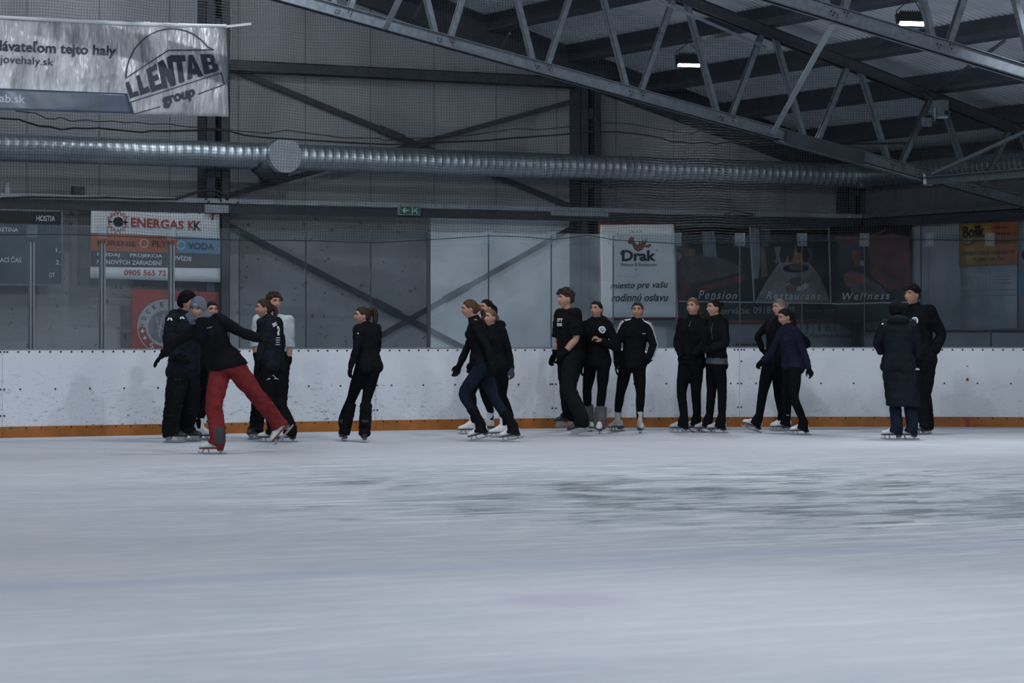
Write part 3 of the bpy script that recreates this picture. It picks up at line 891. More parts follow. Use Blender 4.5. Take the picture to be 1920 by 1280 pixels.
b.tube([(tx - .25, YD - .02, ZD - .06), (tx - .16, YD, ZD - .13), (tx + .02, YD + .08, ZD - .17), (tx + .12, YD + .30, ZD - .16), (tx + .14, YW - .02, ZD - .14)], [.19, .19, .19, .19, .19], 24)
b.build('rear_branch', M['column'], root, True)
fx = on_y(1640, 331, YD).x
b = MB(); b.tube([(xd1 - .02, YD, ZD), (xd1 + .22, YD, ZD)], [RD + .012, RD + .012], 28); b.build('sleeve', M['duct'], root, True)
# open tee facing the rink and the run forward along the side wall
xe = min(fx, XW - .24)
b = MB(); 
b.tube([(xe, YD + .05, ZD), (xe, YD - .34, ZD)], [.125, .125], 28, cap=False); b.build('open_tee', M['duct'], root, True)
b = MB()
ring = []
n = 32
vs = []; fs = []
for k in range(n):
    a = 2 * math.pi * k / n
    for (r, y) in ((.085, YD - .335), (.128, YD - .335), (.128, YD - .355), (.085, YD - .355)):
        vs.append((xe + r * math.cos(a), y, ZD + r * math.sin(a)))
for k in range(n):
    for j in range(4):
        a_ = k * 4 + j; c_ = k * 4 + (j + 1) % 4; nx_ = ((k + 1) % n) * 4
        fs.append((a_, c_, nx_ + (j + 1) % 4, nx_ + j))
b.add(vs, fs); b.build('flange_ring', M['duct_cap'], root)
b = MB(); b.tube([(xe, YD - .02, ZD), (xe, YD - .03, ZD)], .12, 24); b.build('throat_shade', M['black'], root)  # black disc stands in for the shade inside the open tee
b = MB(); duct_run(b, (XW - .26, YD + .1, ZD), (XW - .26, 27.0, ZD), .16); b.build('side_run', M['duct'], root, True)

# box with lens on the far truss
cp = on_y(1764, 205, YT1 - .45)
root = empty('camera_box', cp); tag(root, 'grey camera box on a bracket below the far truss', 'camera')
b = MB(); b.box((cp.x - .07, cp.y - .08, cp.z - .10), (cp.x + .07, cp.y + .10, cp.z + .12)); b.build('case', M['steel'], root)
b = MB(); b.box((cp.x - .0, cp.y - .10, cp.z - .075), (cp.x + .05, cp.y - .08, cp.z - .02)); b.build('lens_window', M['black'], root)
b = MB(); b.tube([cp + Vector((-.25, 0, -.18)), cp + Vector((-.10, 0, -.155)), cp + Vector((-.10, 0, 0.02))], .014, 8); b.box((cp.x - .30, cp.y - .02, cp.z - .24), (cp.x - .16, cp.y + .02, cp.z - .12)); b.build('bracket', M['steel'], root)
b = MB(); b.box((cp.x - .06, cp.y - .085, cp.z - .125), (cp.x + .05, cp.y + .02, cp.z - .10)); b.build('base_plate', M['rail'], root)
b = MB(); b.bar(cp + Vector((0, .1, .10)), Vector((cp.x, YT1, zroof(cp.x) - .30)), .04, .04); b.build('hanger', M['steel_dark'], root)

# ------------------------------------------------------------------ banners
_font_cache = {}
def text_raw(s, shear=0.0, bold=0.0, space=1.0):
    cu = bpy.data.curves.new('lettering', 'FONT')
    cu.body = s; cu.shear = shear; cu.offset = bold; cu.space_character = space
    cu.resolution_u = 3; cu.size = 1.0
    o = bpy.data.objects.new('lettering', cu); COL.objects.link(o)
    dg = bpy.context.evaluated_depsgraph_get(); dg.update()
    me = bpy.data.meshes.new_from_object(o.evaluated_get(dg))
    V = np.array([v.co[:] for v in me.vertices]).reshape(-1, 3); Fc = [tuple(p.vertices) for p in me.polygons]
    bpy.data.objects.remove(o); bpy.data.curves.remove(cu); bpy.data.meshes.remove(me)
    return V, Fc
def text_quad(s, quad, place, mt, parent, shear=0.0, bold=0.0, space=1.0, name='lettering', lift=.012):
    """lettering stretched to a quad given as tl, tr, br, bl picture points lying on a real banner surface"""
    V, Fc = text_raw(s, shear, bold, space)
    if len(V) == 0: return None
    lo = V.min(0); hi = V.max(0)
    tl, tr, br, bl = [np.array(q, float) for q in quad]
    out = []
    for p in V:
        a = (p[0] - lo[0]) / (hi[0] - lo[0]); c = (p[1] - lo[1]) / (hi[1] - lo[1])
        uv = (bl * (1 - a) + br * a) * (1 - c) + (tl * (1 - a) + tr * a) * c
        out.append(place(uv[0], uv[1], lift))
    b = MB(); b.add(out, Fc)
    return b.build(name, mt, parent)
def Rq(x0, y0, x1, y1, dy=0.0): return [(x0, y0), (x1, y0 + dy), (x1, y1 + dy), (x0, y1)]
def patch(pts, place, mt, parent, name, lift=.004, label=None):
    b = MB(); b.slab([place(u, v, lift) for u, v in pts], (0, -1, 0) if not hasattr(place, 'n') else place.n, .003)
    o = b.build(name, mt, parent)
    if label: o['label'] = label
    return o
def circle(cx, cy, rx, ry, n=28, a0=0, a1=360): return [(cx + rx * math.cos(math.radians(a0 + (a1 - a0) * k / n)), cy + ry * math.sin(math.radians(a0 + (a1 - a0) * k / n))) for k in range(n + (0 if a1 - a0 == 360 else 1))]
def polyline(pts, wdt, place, mt, parent, name, closed=False, lift=.006):
    b = MB(); P = [np.array(p, float) for p in pts]
    k = len(P)
    for i in range(k if closed else k - 1):
        a, c = P[i], P[(i + 1) % k]; d = c - a; l = np.hypot(*d)
        if l < 1e-6: continue
        d /= l; n = np.array((-d[1], d[0])) * wdt / 2; a = a - d * wdt * .3; c = c + d * wdt * .3
        b.add([place(*(q), lift) for q in (a + n, c + n, c - n, a - n)], [(0, 1, 2, 3)])
    return b.build(name, mt, parent)
def plane_place(Y, wave=0.0, k=9.0):
    def f(u, v, lift=0.0):
        p = on_y(u, v, Y)
        y = Y - lift
        if wave:
            y += wave * (math.sin(p.x * k + 1.7 * p.z) + .6 * math.sin(p.x * k * .43 - 3.1 * p.z + 1) + .5 * math.sin((p.x + p.z) * k * 1.9))
        return Vector((p.x, y, p.z))
    return f
def sheet(quad, place, mt, parent, name, nx=40, ny=12, thick=.004):
    tl, tr, br, bl = [np.array(q, float) for q in quad]
    vs = []
    for side in (0, 1):
        for j in range(ny + 1):
            c = j / ny
            for i in range(nx + 1):
                a = i / nx
                uv = (tl * (1 - a) + tr * a) * (1 - c) + (bl * (1 - a) + br * a) * c
                vs.append(place(uv[0], uv[1], 0.0 if side == 0 else -thick))
    fs = []; W = nx + 1; off = W * (ny + 1)
    for j in range(ny):
        for i in range(nx):
            a = j * W + i
            fs.append((a, a + 1, a + W + 1, a + W)); fs.append((off + a, off + a + W, off + a + W + 1, off + a + 1))
    for i in range(nx):
        fs.append((i, off + i, off + i + 1, i + 1)); a = ny * W + i; fs.append((a, a + 1, off + a + 1, off + a))
    for j in range(ny):
        a = j * W; fs.append((a, a + W, off + a + W, off + a)); a = j * W + nx; fs.append((a, off + a, off + a + W, a + W))
    b = MB(); b.add(vs, fs)
    return b.build(name, mt, parent, True)
M['vinyl'] = mat('silver_vinyl', (0.44, 0.455, 0.485), 0.34, 0.2, var=0.5, scale=2.2, coat=0.35, bump=.9, bscale=2.6, stretch=(1.6, 1, .55))
M['vinyl_blue'] = mat('blue_vinyl', (0.055, 0.085, 0.135), 0.4, var=0.25, scale=3, coat=0.3)
M['navy_print'] = mat('navy_print', (0.022, 0.034, 0.058), 0.5)
M['pale_print'] = mat('pale_print', (0.60, 0.66, 0.72), 0.5)
# big silver banner hung in front of the net
PB = plane_place(30.86, .0055, 5.0)
root = empty('silver_banner', on_y(250, 220, 30.86)); tag(root, 'large silver banner with the round LLENTAB group logo hung before the net', 'banner')
SL = 4.364
def S(x, y): return (x / SL, y / SL)
sheet([(-330, 17), (425, 47), (428.5, 219), (-330, 197)], PB, M['vinyl'], root, 'sheet', 90, 22)
sheet([S(-1400, 665), S(1040, 765), S(1085, 930), S(-1400, 862)], lambda u, v, l=0.0: PB(u, v, l + .006), M['vinyl_blue'], root, 'blue_band', 80, 8, .003)
b = MB()
b.tube([PB(-330, 20, .012), PB(0, 32.5, .016), PB(120, 39, .016), PB(240, 45, .014), PB(330, 47.5, .012), PB(424, 49, .01)], .022, 8); b.build('top_hem', M['white'], root, True)
b = MB(); b.bar(PB(422, 50, .02), on_y(471, 44.5, 30.8), .03, .006, up=(0, -1, 0)); b.build('strap', M['white'], root)
text_quad('dávateľom tejto haly', [S(-40, 318), S(948, 368), S(944, 482), S(-44, 442)], PB, M['navy_print'], root, bold=.022)
text_quad('jovehaly.sk', [S(2, 448), S(440, 478), S(436, 556), S(-2, 536)], PB, M['navy_print'], root)
text_quad('ab.sk', [S(-6, 770), S(202, 778), S(200, 844), S(-8, 836)], PB, M['pale_print'], root)
arc = circle(1400, 650, 375, 415, 30, 181, 325)
arc = [(1027 + (x - 1025) * 1.0, y) for x, y in circle(1402, 640, 376, 404, 34, 180, 325)]
arc = [(1027, 640)] + arc[1:-1] + [(1745, 408), (1372, 413), (1027, 640)]
polyline([S(*p) for p in arc], 2.1, PB, M['navy_print'], root, 'logo_arc', lift=.014)
GLYPH = {'L': [[(0, 0), (1, 0), (1, .28), (.46, .28), (.46, 1), (0, 1)]],
         'E': [[(0, 0), (1, 0), (1, .22), (.42, .22), (.42, .39), (.9, .39), (.9, .61), (.42, .61), (.42, .78), (1, .78), (1, 1), (0, 1)]],
         'N': [[(0, 0), (.35, 0), (.35, .5), (.60, 0), (1, 0), (1, 1), (.65, 1), (.65, .5), (.40, 1), (0, 1)]],
         'T': [[(.30, 0), (.70, 0), (.70, .76), (1, .76), (1, 1), (0, 1), (0, .76), (.30, .76)]],
         'A': [[(0, 0), (.32, 0), (.40, .42), (.5, .74), (.5, 1), (.30, 1)], [(1, 0), (.68, 0), (.60, .42), (.5, .74), (.5, 1), (.70, 1)], [(.34, .16), (.66, .16), (.61, .40), (.39, .40)]],
         'B': [[(0, 0), (.38, 0), (.38, 1), (0, 1)], [(.38, .80), (.80, .80), (.80, 1), (.38, 1)], [(.38, .42), (.80, .42), (.80, .60), (.38, .60)], [(.38, 0), (.82, 0), (.82, .20), (.38, .20)], [(.62, .56), (.80, .52), (.93, .62), (.93, .90), (.80, 1), (.62, .96)], [(.64, .04), (.82, 0), (1, .12), (1, .40), (.82, .52), (.64, .50)]]}
def block_letter(ch, quad):
    tl, tr, br, bl = [np.array(p, float) for p in quad]; b = MB()
    for j, poly in enumerate(GLYPH[ch]):
        b.add([PB(*((bl * (1 - x) + br * x) * (1 - y) + (tl * (1 - x) + tr * x) * y), .012 + .0004 * j) for x, y in poly], [tuple(range(len(poly)))])
    b.build('lettering', M['navy_print'], root)
for ch, q in (('L', [(1025, 678), (1080, 652), (1142, 778), (1062, 805)]), ('L', [(1113, 622), (1165, 598), (1230, 748), (1150, 780)]), ('E', [(1197, 566), (1275, 522), (1330, 726), (1240, 755)]),
              ('N', [(1288, 512), (1398, 450), (1440, 696), (1335, 728)]), ('T', [(1400, 452), (1508, 452), (1540, 660), (1432, 690)]), ('A', [(1512, 452), (1600, 448), (1660, 622), (1530, 652)]), ('B', [(1635, 443), (1752, 446), (1792, 580), (1670, 612)])):
    block_letter(ch, [S(*p) for p in q])
polyline([S(*p) for p in ((1310, 872), (1090, 935), (1068, 835), (1808, 596), (1836, 690), (1618, 770))], 1.8, PB, M['navy_print'], root, 'logo_box', lift=.014)
text_quad('group', [S(1318, 800), S(1590, 722), S(1596, 815), S(1345, 892)], PB, M['navy_print'], root, bold=.035, lift=.018)

# scoreboard
YB = YW - .46
PS = plane_place(YB)
M['board_blue'] = mat('scoreboard_blue', (0.055, 0.075, 0.10), 0.45, var=0.15)
root = empty('scoreboard', on_y(50, 531, YB)); tag(root, 'dark blue scoreboard with HOSTIA column at the left edge', 'scoreboard')
a = on_y(-260, 531, YB); c = on_y(116, 395, YB)
b = MB(); b.box((a.x, YB, a.z), (c.x, YB + .08, c.z)); b.build('case', M['board_blue'], root)
b = MB(); p = on_y(116, 420, YB); b.box((a.x, YB - .006, p.z), (c.x - .02, YB, c.z - .02)); b.build('top_strip', M['black'], root)
b = MB(); b.box((a.x, YB - .012, c.z - .015), (c.x, YB, c.z + .01)); b.box((c.x - .015, YB - .012, a.z), (c.x + .01, YB, c.z)); b.box((a.x, YB - .012, a.z - .01), (c.x, YB, a.z + .012)); b.build('frame', M['steel'], root)
def S2(x, y): return (x / 4.0, 370 + y / 4.0)
for s, q in (('HOSTIA', Rq(272, 134, 412, 177, 4)), ('TRETINA', Rq(-40, 224, 134, 258, 3)), ('1.', Rq(418, 378, 452, 412)), ('RACÍ ČAS', Rq(-24, 438, 158, 486, 2)), ('2.', Rq(416, 470, 452, 504)), ('OT', Rq(367, 564, 411, 600)), ):
    text_quad(s, [S2(*p) for p in q], PS, M['pale_print'], root, bold=.01, lift=.009)
text_quad('www.', [S2(-30, 614), S2(150, 616), S2(150, 630), S2(-30, 628)], PS, M['pale_print'], root, lift=.009) if False else None

# orange, blue and white heating banner
M['orange'] = mat('orange_print', (0.34, 0.085, 0.03), 0.5, var=0.12)
M['skyblue'] = mat('blue_print', (0.11, 0.24, 0.38), 0.5, var=0.12)
M['darkgrey'] = mat('dark_grey_print', (0.06, 0.065, 0.075), 0.5)
M['redprint'] = mat('red_print', (0.36, 0.035, 0.03), 0.5)
PE = plane_place(YW - .44, .0012, 6)
root = empty('heating_banner', on_y(290, 525, YW - .44)); tag(root, 'ENERGAS banner in white, orange, blue and grey behind the glass', 'banner', 'banners on the gable wall')
sheet([S2(684, 72), S2(1648, 122), S2(1652, 636), S2(676, 604)], PE, M['white'], root, 'sheet', 30, 10)
patch([S2(680, 264), S2(1300, 290), S2(1330, 300), S2(1330, 412), S2(1280, 412), S2(680, 394)], PE, M['orange'], root, 'orange_band')
patch([S2(1330, 292), S2(1646, 306), S2(1648, 424), S2(1330, 414)], PE, M['skyblue'], root, 'blue_band')
patch([S2(680, 396), S2(1648, 424), S2(1650, 530), S2(678, 518)], PE, M['darkgrey'], root, 'grey_band')
cx, cy = 882, 184
b = MB()
for k in range(14):
    an = 2 * math.pi * k / 14
    if abs(math.sin(an)) < .3: continue
    d = np.array((math.cos(an), math.sin(an))); n_ = np.array((-d[1], d[0])); c_ = np.array((cx, cy))
    for s in (-1, 1):
        pp = [c_ + d * 52 + n_ * (11 * s), c_ + d * 66 + n_ * (13 * s), c_ + d * 90, c_ + d * 84, c_ + d * 66 + n_ * (6 * s), c_ + d * 54 + n_ * (5 * s)]
        b.add([PE(*S2(*q), .006) for q in pp], [tuple(range(6))])
b.build('flame_ring', M['redprint'], root)
text_quad('e', Rq(*S2(846, 146), *S2(922, 218)), PE, M['black'], root, bold=.05)
b = MB()
b.add([PE(*S2(*q), .006) for q in ((804, 164), (822, 176), (842, 176), (842, 188), (822, 188), (804, 204), (812, 184))], [tuple(range(7))])
b.add([PE(*S2(*q), .006) for q in ((922, 178), (932, 178), (932, 168), (962, 186), (932, 204), (932, 192), (922, 192))], [tuple(range(7))])
b.build('logo_arrow', M['black'], root)
text_quad('ENERGAS', [S2(980, 150), S2(1376, 176), S2(1376, 240), S2(980, 222)], PE, M['redprint'], root, bold=.02)
text_quad('K', [S2(1410, 174), S2(1458, 176), S2(1458, 246), S2(1410, 243)], PE, M['redprint'], root, bold=.02)
text_quad('K', [S2(1452, 176), S2(1506, 178), S2(1506, 248), S2(1452, 246)], PE, M['black'], root, bold=.02)
for s, q, m_ in (('KÚRENIE', [(730, 306), (1016, 322), (1016, 370), (730, 356)], M['black']), ('PLYN', [(1140, 322), (1300, 328), (1300, 376), (1140, 370)], M['black']), ('VODA', [(1408, 336), (1602, 344), (1602, 394), (1408, 388)], M['navy_print']),
              ('PREDAJ', [(726, 414), (896, 420), (896, 450), (726, 446)], M['pale_print']), ('PROJEKCIA', [(974, 420), (1216, 428), (1216, 460), (974, 452)], M['pale_print']), ('REVÍZIE', [(1270, 430), (1436, 438), (1436, 476), (1270, 468)], M['pale_print']),
              ('PLYNOVÝCH ZARIADENÍ', [(726, 458), (1210, 468), (1210, 510), (726, 498)], M['pale_print']), ('0905 565 721', [(930, 540), (1266, 548), (1266, 588), (930, 584)], M['redprint'])):
    text_quad(s, [S2(*p) for p in q], PE, m_, root, bold=.012)
for (x_, y_) in ((1080, 344), (1356, 358)):
    b = MB()
    for k in range(12):
        an = 2 * math.pi * k / 12
        b.add([PE(*S2(x_ + 30 * math.cos(an) + i, y_ + 30 * math.sin(an) + j), .006) for (i, j) in ((-4, -4), (4, -4), (4, 4), (-4, 4))], [(0, 1, 2, 3)])
    b.build('star_ring', M['pale_print'], root)
b = MB()
for k in range(9):
    b.slab([PE(*S2(725 + k * 110 + i, 86 + k * 5 + j), .008) for (i, j) in ((-4, -4), (4, -4), (4, 4), (-4, 4))], (0, -1, 0), .004)
b.build('eyelet', M['bolt'], root)['kind'] = 'stuff'

# red hockey banner low behind the boards
PH = plane_place(YW - .38, .001, 5)
root = empty('hockey_banner', on_y(330, 650, YW - .38)); tag(root, 'red HOCKEY banner with a grey ring low behind the glass', 'banner', 'banners on the gable wall')
M['hockey_red'] = mat('hockey_red', (0.27, 0.04, 0.032), 0.5, var=0.2, scale=2)
M['ring_grey'] = mat('ring_grey', (0.34, 0.33, 0.34), 0.5, var=0.1)
M['emblem'] = mat('emblem_mauve', (0.16, 0.145, 0.19), 0.5, var=0.3, scale=9)
sheet([S2(984, 684), S2(1640, 712), S2(1640, 1330), S2(984, 1330)], PH, M['hockey_red'], root, 'sheet', 20, 12)
hc = (1240, 972)
patch([S2(*p) for p in circle(*hc, 212, 208, 40)], PH, M['ring_grey'], root, 'ring', .004)
patch([S2(*p) for p in [hc] + circle(*hc, 203, 199, 24, 5, 178)], PH, M['hockey_red'], root, 'ring_red_half', .0055)
patch([S2(*p) for p in circle(*hc, 150, 146, 36)], PH, M['ring_grey'], root, 'inner_ring', .0065)
patch([S2(*p) for p in circle(*hc, 130, 126, 36)], PH, M['emblem'], root, 'emblem', .0075)
b = MB()
for (p, q, wd) in (((1190, 1040), (1215, 900), 9), ((1260, 1045), (1225, 900), 9), ((1180, 960), (1280, 1010), 7), ((1215, 880), (1290, 930), 8), ((1170, 900), (1200, 1060), 6), ((1300, 900), (1250, 1060), 6)):
    a_, c_ = np.array(p, float), np.array(q, float); d = (c_ - a_) / np.hypot(*(c_ - a_)); n_ = np.array((-d[1], d[0])) * wd / 2
    b.add([PH(*S2(*w_), .0105) for w_ in (a_ + n_, c_ + n_, c_ - n_, a_ - n_)], [(0, 1, 2, 3)])
b.build('emblem_sticks', M['ring_grey'], root)
for k, ch in enumerate('HOCKEY'):
    an = math.radians(183 + k * 19.5); r0, r1 = 158, 194
    mid = lambda r, da: (hc[0] + r * math.cos(an + da), hc[1] + r * .98 * math.sin(an + da))
    dw = .075
    text_quad(ch, [S2(*mid(r1, -dw)), S2(*mid(r1, dw)), S2(*mid(r0, dw)), S2(*mid(r0, -dw))], PH, M['black'], root, bold=.01, lift=.0085)
for (an, ch) in ((170, None), (152, None), (126, 'S')):
    c_ = (hc[0] + 176 * math.cos(math.radians(an)), hc[1] + 173 * math.sin(math.radians(an)))
    if ch: text_quad(ch, Rq(*S2(c_[0] - 15, c_[1] - 20), *S2(c_[0] + 15, c_[1] + 20)), PH, M['pale_print'], root, lift=.0085)
    else:
        st = [(c_[0] + (18 if k % 2 == 0 else 8) * math.sin(k * math.pi / 5), c_[1] - (18 if k % 2 == 0 else 8) * math.cos(k * math.pi / 5)) for k in range(10)]
        patch([S2(*p) for p in st], PH, M['pale_print'], root, 'star', .0085)

# white family-party banner with a red edge
YK = YW - .46
PK = plane_place(YK, .002, 4.5)
def S3(x, y): return (1100 + x / 4.74, 390 + y / 4.74)
root = empty('white_banner', on_y(1200, 597, YK)); tag(root, 'white Drak banner with red edge and italic lines behind the glass', 'banner', 'banners on the gable wall')
M['vinyl_white'] = mat('white_vinyl', (0.86, 0.92, 0.96), 0.35, var=0.10, scale=1.6, coat=0.3)
M['dark_red'] = mat('dark_red_print', (0.16, 0.035, 0.03), 0.5)
M['rust'] = mat('rust_red_print', (0.26, 0.08, 0.05), 0.5)
PK2 = plane_place(YK + .012, .002, 4.5)
sheet([S3(100, 118), S3(790, 112), S3(826, 996), S3(112, 1000)], PK2, M['dark_red'], root, 'red_edge', 14, 10)
sheet([S3(118, 148), S3(778, 144), S3(814, 970), S3(132, 972)], PK, M['vinyl_white'], root, 'sheet', 30, 16)
drag = [(362, 296), (392, 254), (420, 262), (416, 286), (440, 318), (455, 330), (470, 292), (482, 318), (500, 276), (506, 306), (536, 264), (524, 322), (505, 340), (560, 318), (576, 330), (548, 352), (512, 346), (492, 372), (455, 388), (425, 368), (402, 318), (380, 322), (372, 312)]
patch([S3(*p) for p in drag], PK, M['rust'], root, 'winged_emblem', .005)
b = MB()
for x_ in (412, 448, 482): b.add([PK(*S3(x_ + 6 * math.cos(t_), 210 + 6 * math.sin(t_)), .005) for t_ in [k * math.pi / 3 for k in range(6)]], [tuple(range(6))])
b.build('stars', M['darkgrey'], root)
text_quad('Drak', [S3(310, 372), S3(612, 374), S3(612, 470), S3(310, 472)], PK, M['black'], root, bold=.03)
polyline([S3(*p) for p in ((330, 470), (322, 440), (332, 400), (326, 384), (308, 386), (302, 402), (312, 416))], 2.2, PK, M['black'], root, 'swash')
text_quad('®', Rq(*S3(612, 366), *S3(630, 386)), PK, M['darkgrey'], root)
text_quad('Pension & Restaurant', [S3(302, 486), S3(620, 486), S3(620, 516), S3(302, 518)], PK, M['darkgrey'], root)
text_quad('miesto pre vašu', [S3(208, 664), S3(718, 648), S3(718, 726), S3(208, 732)], PK, M['black'], root, shear=.28, bold=.008)
text_quad('rodinnú oslavu', [S3(214, 760), S3(722, 758), S3(722, 826), S3(214, 830)], PK, M['black'], root, shear=.28, bold=.008)
patch([S3(428, 542), S3(446, 542), S3(437, 554)], PK, M['darkgrey'], root, 'small_heart', .005)

# dark picture banner: bedroom, dinner table, wellness
def S4(x, y): return (1260 + x / 4.174, 420 + y / 4.174)
PP = plane_place(YW - .42)
root = empty('picture_banner', on_y(1400, 600, YW - .42)); tag(root, 'long dark banner with bedroom and dinner pictures, Pension and Restaurant', 'banner', 'banners on the gable wall')
M['pic_black'] = mat('picture_black', (0.012, 0.012, 0.014), 0.4, var=.3)
M['pic_line'] = mat('picture_line', (0.36, 0.42, 0.46), 0.5)
M['pic_cloth'] = mat('picture_cloth', (0.20, 0.20, 0.205), 0.5, var=.3, scale=9)
M['pic_bed'] = mat('picture_bed', (0.075, 0.06, 0.055), 0.5, var=.4, scale=9)
M['pic_red'] = mat('picture_red', (0.10, 0.022, 0.016), 0.5, var=.6, scale=5)
M['pic_curtain'] = mat('picture_curtain', (0.16, 0.19, 0.22), 0.5, var=.4, scale=10, stretch=(4, 1, .4))
M['pic_tan'] = mat('picture_tan', (0.17, 0.11, 0.06), 0.5, var=.4, scale=9)
M['pic_flame'] = mat('picture_flame', (0.42, 0.17, 0.06), 0.5, var=.4, scale=12)
M['pic_grey'] = mat('picture_grey', (0.06, 0.07, 0.08), 0.5, var=.5, scale=9)
M['pic_skin'] = mat('picture_skin', (0.16, 0.07, 0.05), 0.5, var=.25, scale=9)
sheet([S4(30, 20), S4(1246, 30), S4(1246, 770), S4(30, 770)], PP, M['pic_black'], root, 'sheet', 8, 4)
sheet([S4(44, 748), S4(1246, 742), S4(1246, 776), S4(44, 780)], plane_place(YW - .424), M['dark_red'], root, 'red_hem', 4, 1)
def pics(lst, place, root):
    for nm, m_, pts in lst: patch([S4(*p) for p in pts], place, M[m_], root, nm, .005 + .0008 * pics.k); pics.k = (pics.k + 1) % 8
pics.k = 0
pics([('picture_curtain', 'pic_curtain', [(232, 60), (330, 55), (348, 262), (246, 250)]), ('picture_cabinet', 'pic_tan', [(82, 190), (180, 195), (178, 250), (84, 248)]),
      ('picture_bed', 'pic_bed', [(40, 300), (190, 240), (420, 270), (560, 360), (420, 410), (130, 470), (46, 420)]), ('picture_floor', 'pic_red', [(46, 440), (132, 440), (130, 590), (50, 595)]),
      ('picture_bedside', 'pic_red', [(180, 500), (540, 400), (570, 380), (560, 440), (200, 540)]),
      ('picture_pillow', 'pic_grey', [(285, 300), (360, 272), (440, 296), (430, 322), (310, 326)]), ('picture_pillow', 'pic_grey', [(60, 300), (150, 296), (158, 322), (60, 330)]), ('picture_pillow', 'pic_cloth', [(34, 210), (76, 240), (60, 280), (38, 298)]),
      ('picture_lamp', 'pic_grey', [(470, 90), (600, 84), (606, 190), (480, 176)])], PP, root)
pics([('picture_tablecloth', 'pic_cloth', [(840, 300), (1070, 296), (1150, 400), (1240, 608), (650, 608), (740, 440)]), ('picture_curtain', 'pic_curtain', [(612, 28), (680, 28), (690, 300), (672, 428), (640, 430)]), ('picture_drape', 'pic_tan', [(692, 180), (724, 190), (748, 400), (700, 420)]),
      ('picture_wall', 'pic_grey', [(690, 40), (770, 44), (750, 180), (700, 180)]),
      ('picture_flame', 'pic_flame', [(936, 300), (950, 230), (966, 170), (980, 226), (1004, 220), (1024, 300)]), ('picture_flame', 'pic_flame', [(886, 300), (900, 246), (916, 296)]),
      ('picture_glass', 'pic_curtain', [(796, 180), (848, 176), (836, 250), (850, 300), (800, 304), (814, 250)]), ('picture_glass', 'pic_grey', [(1060, 186), (1104, 184), (1096, 250), (1110, 296), (1060, 300), (1076, 250)]),
      ('picture_plate', 'pic_line', circle(968, 346, 104, 34, 20)), ('picture_food', 'pic_skin', circle(966, 338, 52, 22, 12)),
      ('picture_plate', 'pic_line', circle(980, 484, 88, 36, 20)), ('picture_food', 'pic_bed', circle(976, 452, 60, 36, 12)), ('picture_food', 'pic_tan', circle(930, 500, 46, 30, 12))], PP, root)
for pts in ([(44, 604), (640, 612)], [(640, 612), (1246, 620)], [(606, 24), (640, 612)], [(1222, 36), (1240, 616)], [(690, 40), (1218, 40)]):
    polyline([S4(*p) for p in pts], 2.6 if pts[0][0] != 690 else 1.2, PP, M['pic_line'], root, 'picture_border', lift=.012)
text_quad('Pension', [S4(204, 518), S4(508, 530), S4(504, 586), S4(204, 584)], PP, M['pale_print'], root, shear=.28, space=1.25, lift=.012)
text_quad('Restaurant', [S4(736, 528), S4(1160, 538), S4(1160, 590), S4(736, 586)], PP, M['pale_print'], root, shear=.28, space=1.25, lift=.012)
text_quad('Rezervácie: 0918', [S4(300, 652), S4(768, 646), S4(768, 700), S4(300, 704)], PP, M['ring_grey'], root, lift=.012)
text_quad('77', [S4(910, 650), S4(956, 650), S4(956, 696), S4(910, 698)], PP, M['ring_grey'], root, lift=.012)
text_quad('www.pensiondrak.sk', [S4(1040, 655), S4(1560, 655), S4(1560, 700), S4(1040, 704)], plane_place(YW - .44), M['darkgrey'], root, lift=.012)
# wellness part hung across the corner
wa = on_y(1557, 500, YW - .40); wb = on_x(1712, 500, XW - .06)
class CornerPlace:
    def __init__(s, a, b):
        s.a = Vector((a.x, a.y, 0)); d = Vector((b.x - a.x, b.y - a.y, 0)).normalized(); s.n = Vector((d.y, -d.x, 0))
        if s.n.dot(Vector((0, -1, 0))) < 0: s.n = -s.n
    def __call__(s, u, v, lift=0.0):
        d = ray(u, v); t = (s.a - CAMP).dot(s.n) / d.dot(s.n)
        return CAMP + d * t + s.n * lift
PC = CornerPlace(wa, wb)
root = empty('wellness_banner', wa.lerp(wb, .5)); tag(root, 'dark red Wellness picture banner hung across the wall corner', 'banner')
sheet([S4(1240, 22), S4(1868, 6), S4(1868, 760), S4(1240, 770)], PC, M['pic_black'], root, 'sheet', 8, 4)
pics([('picture_glow', 'pic_red', [(1540, 120), (1720, 70), (1860, 110), (1860, 480), (1700, 520), (1560, 400)]), ('picture_glow', 'pic_red', [(1270, 90), (1500, 110), (1690, 30), (1560, 150), (1300, 150)]), ('picture_body', 'pic_skin', [(1340, 400), (1390, 370), (1470, 380), (1560, 440), (1400, 500), (1360, 480)]),
      ('picture_towel', 'pic_grey', [(1390, 500), (1560, 440), (1620, 470), (1700, 560), (1420, 560)]), ('picture_drape', 'pic_red', [(1400, 200), (1480, 200), (1480, 320), (1430, 340)]), ('picture_candle', 'pic_cloth', circle(1490, 306, 18, 24, 10))], PC, root)
polyline([S4(1240, 620), S4(1300, 625), S4(1868, 610)], 2.6, PC, M['pic_line'], root, 'picture_border', lift=.012)
text_quad('Wellness', [S4(1336, 538), S4(1708, 530), S4(1706, 586), S4(1340, 596)], PC, M['pale_print'], root, shear=.28, space=1.25, lift=.012)

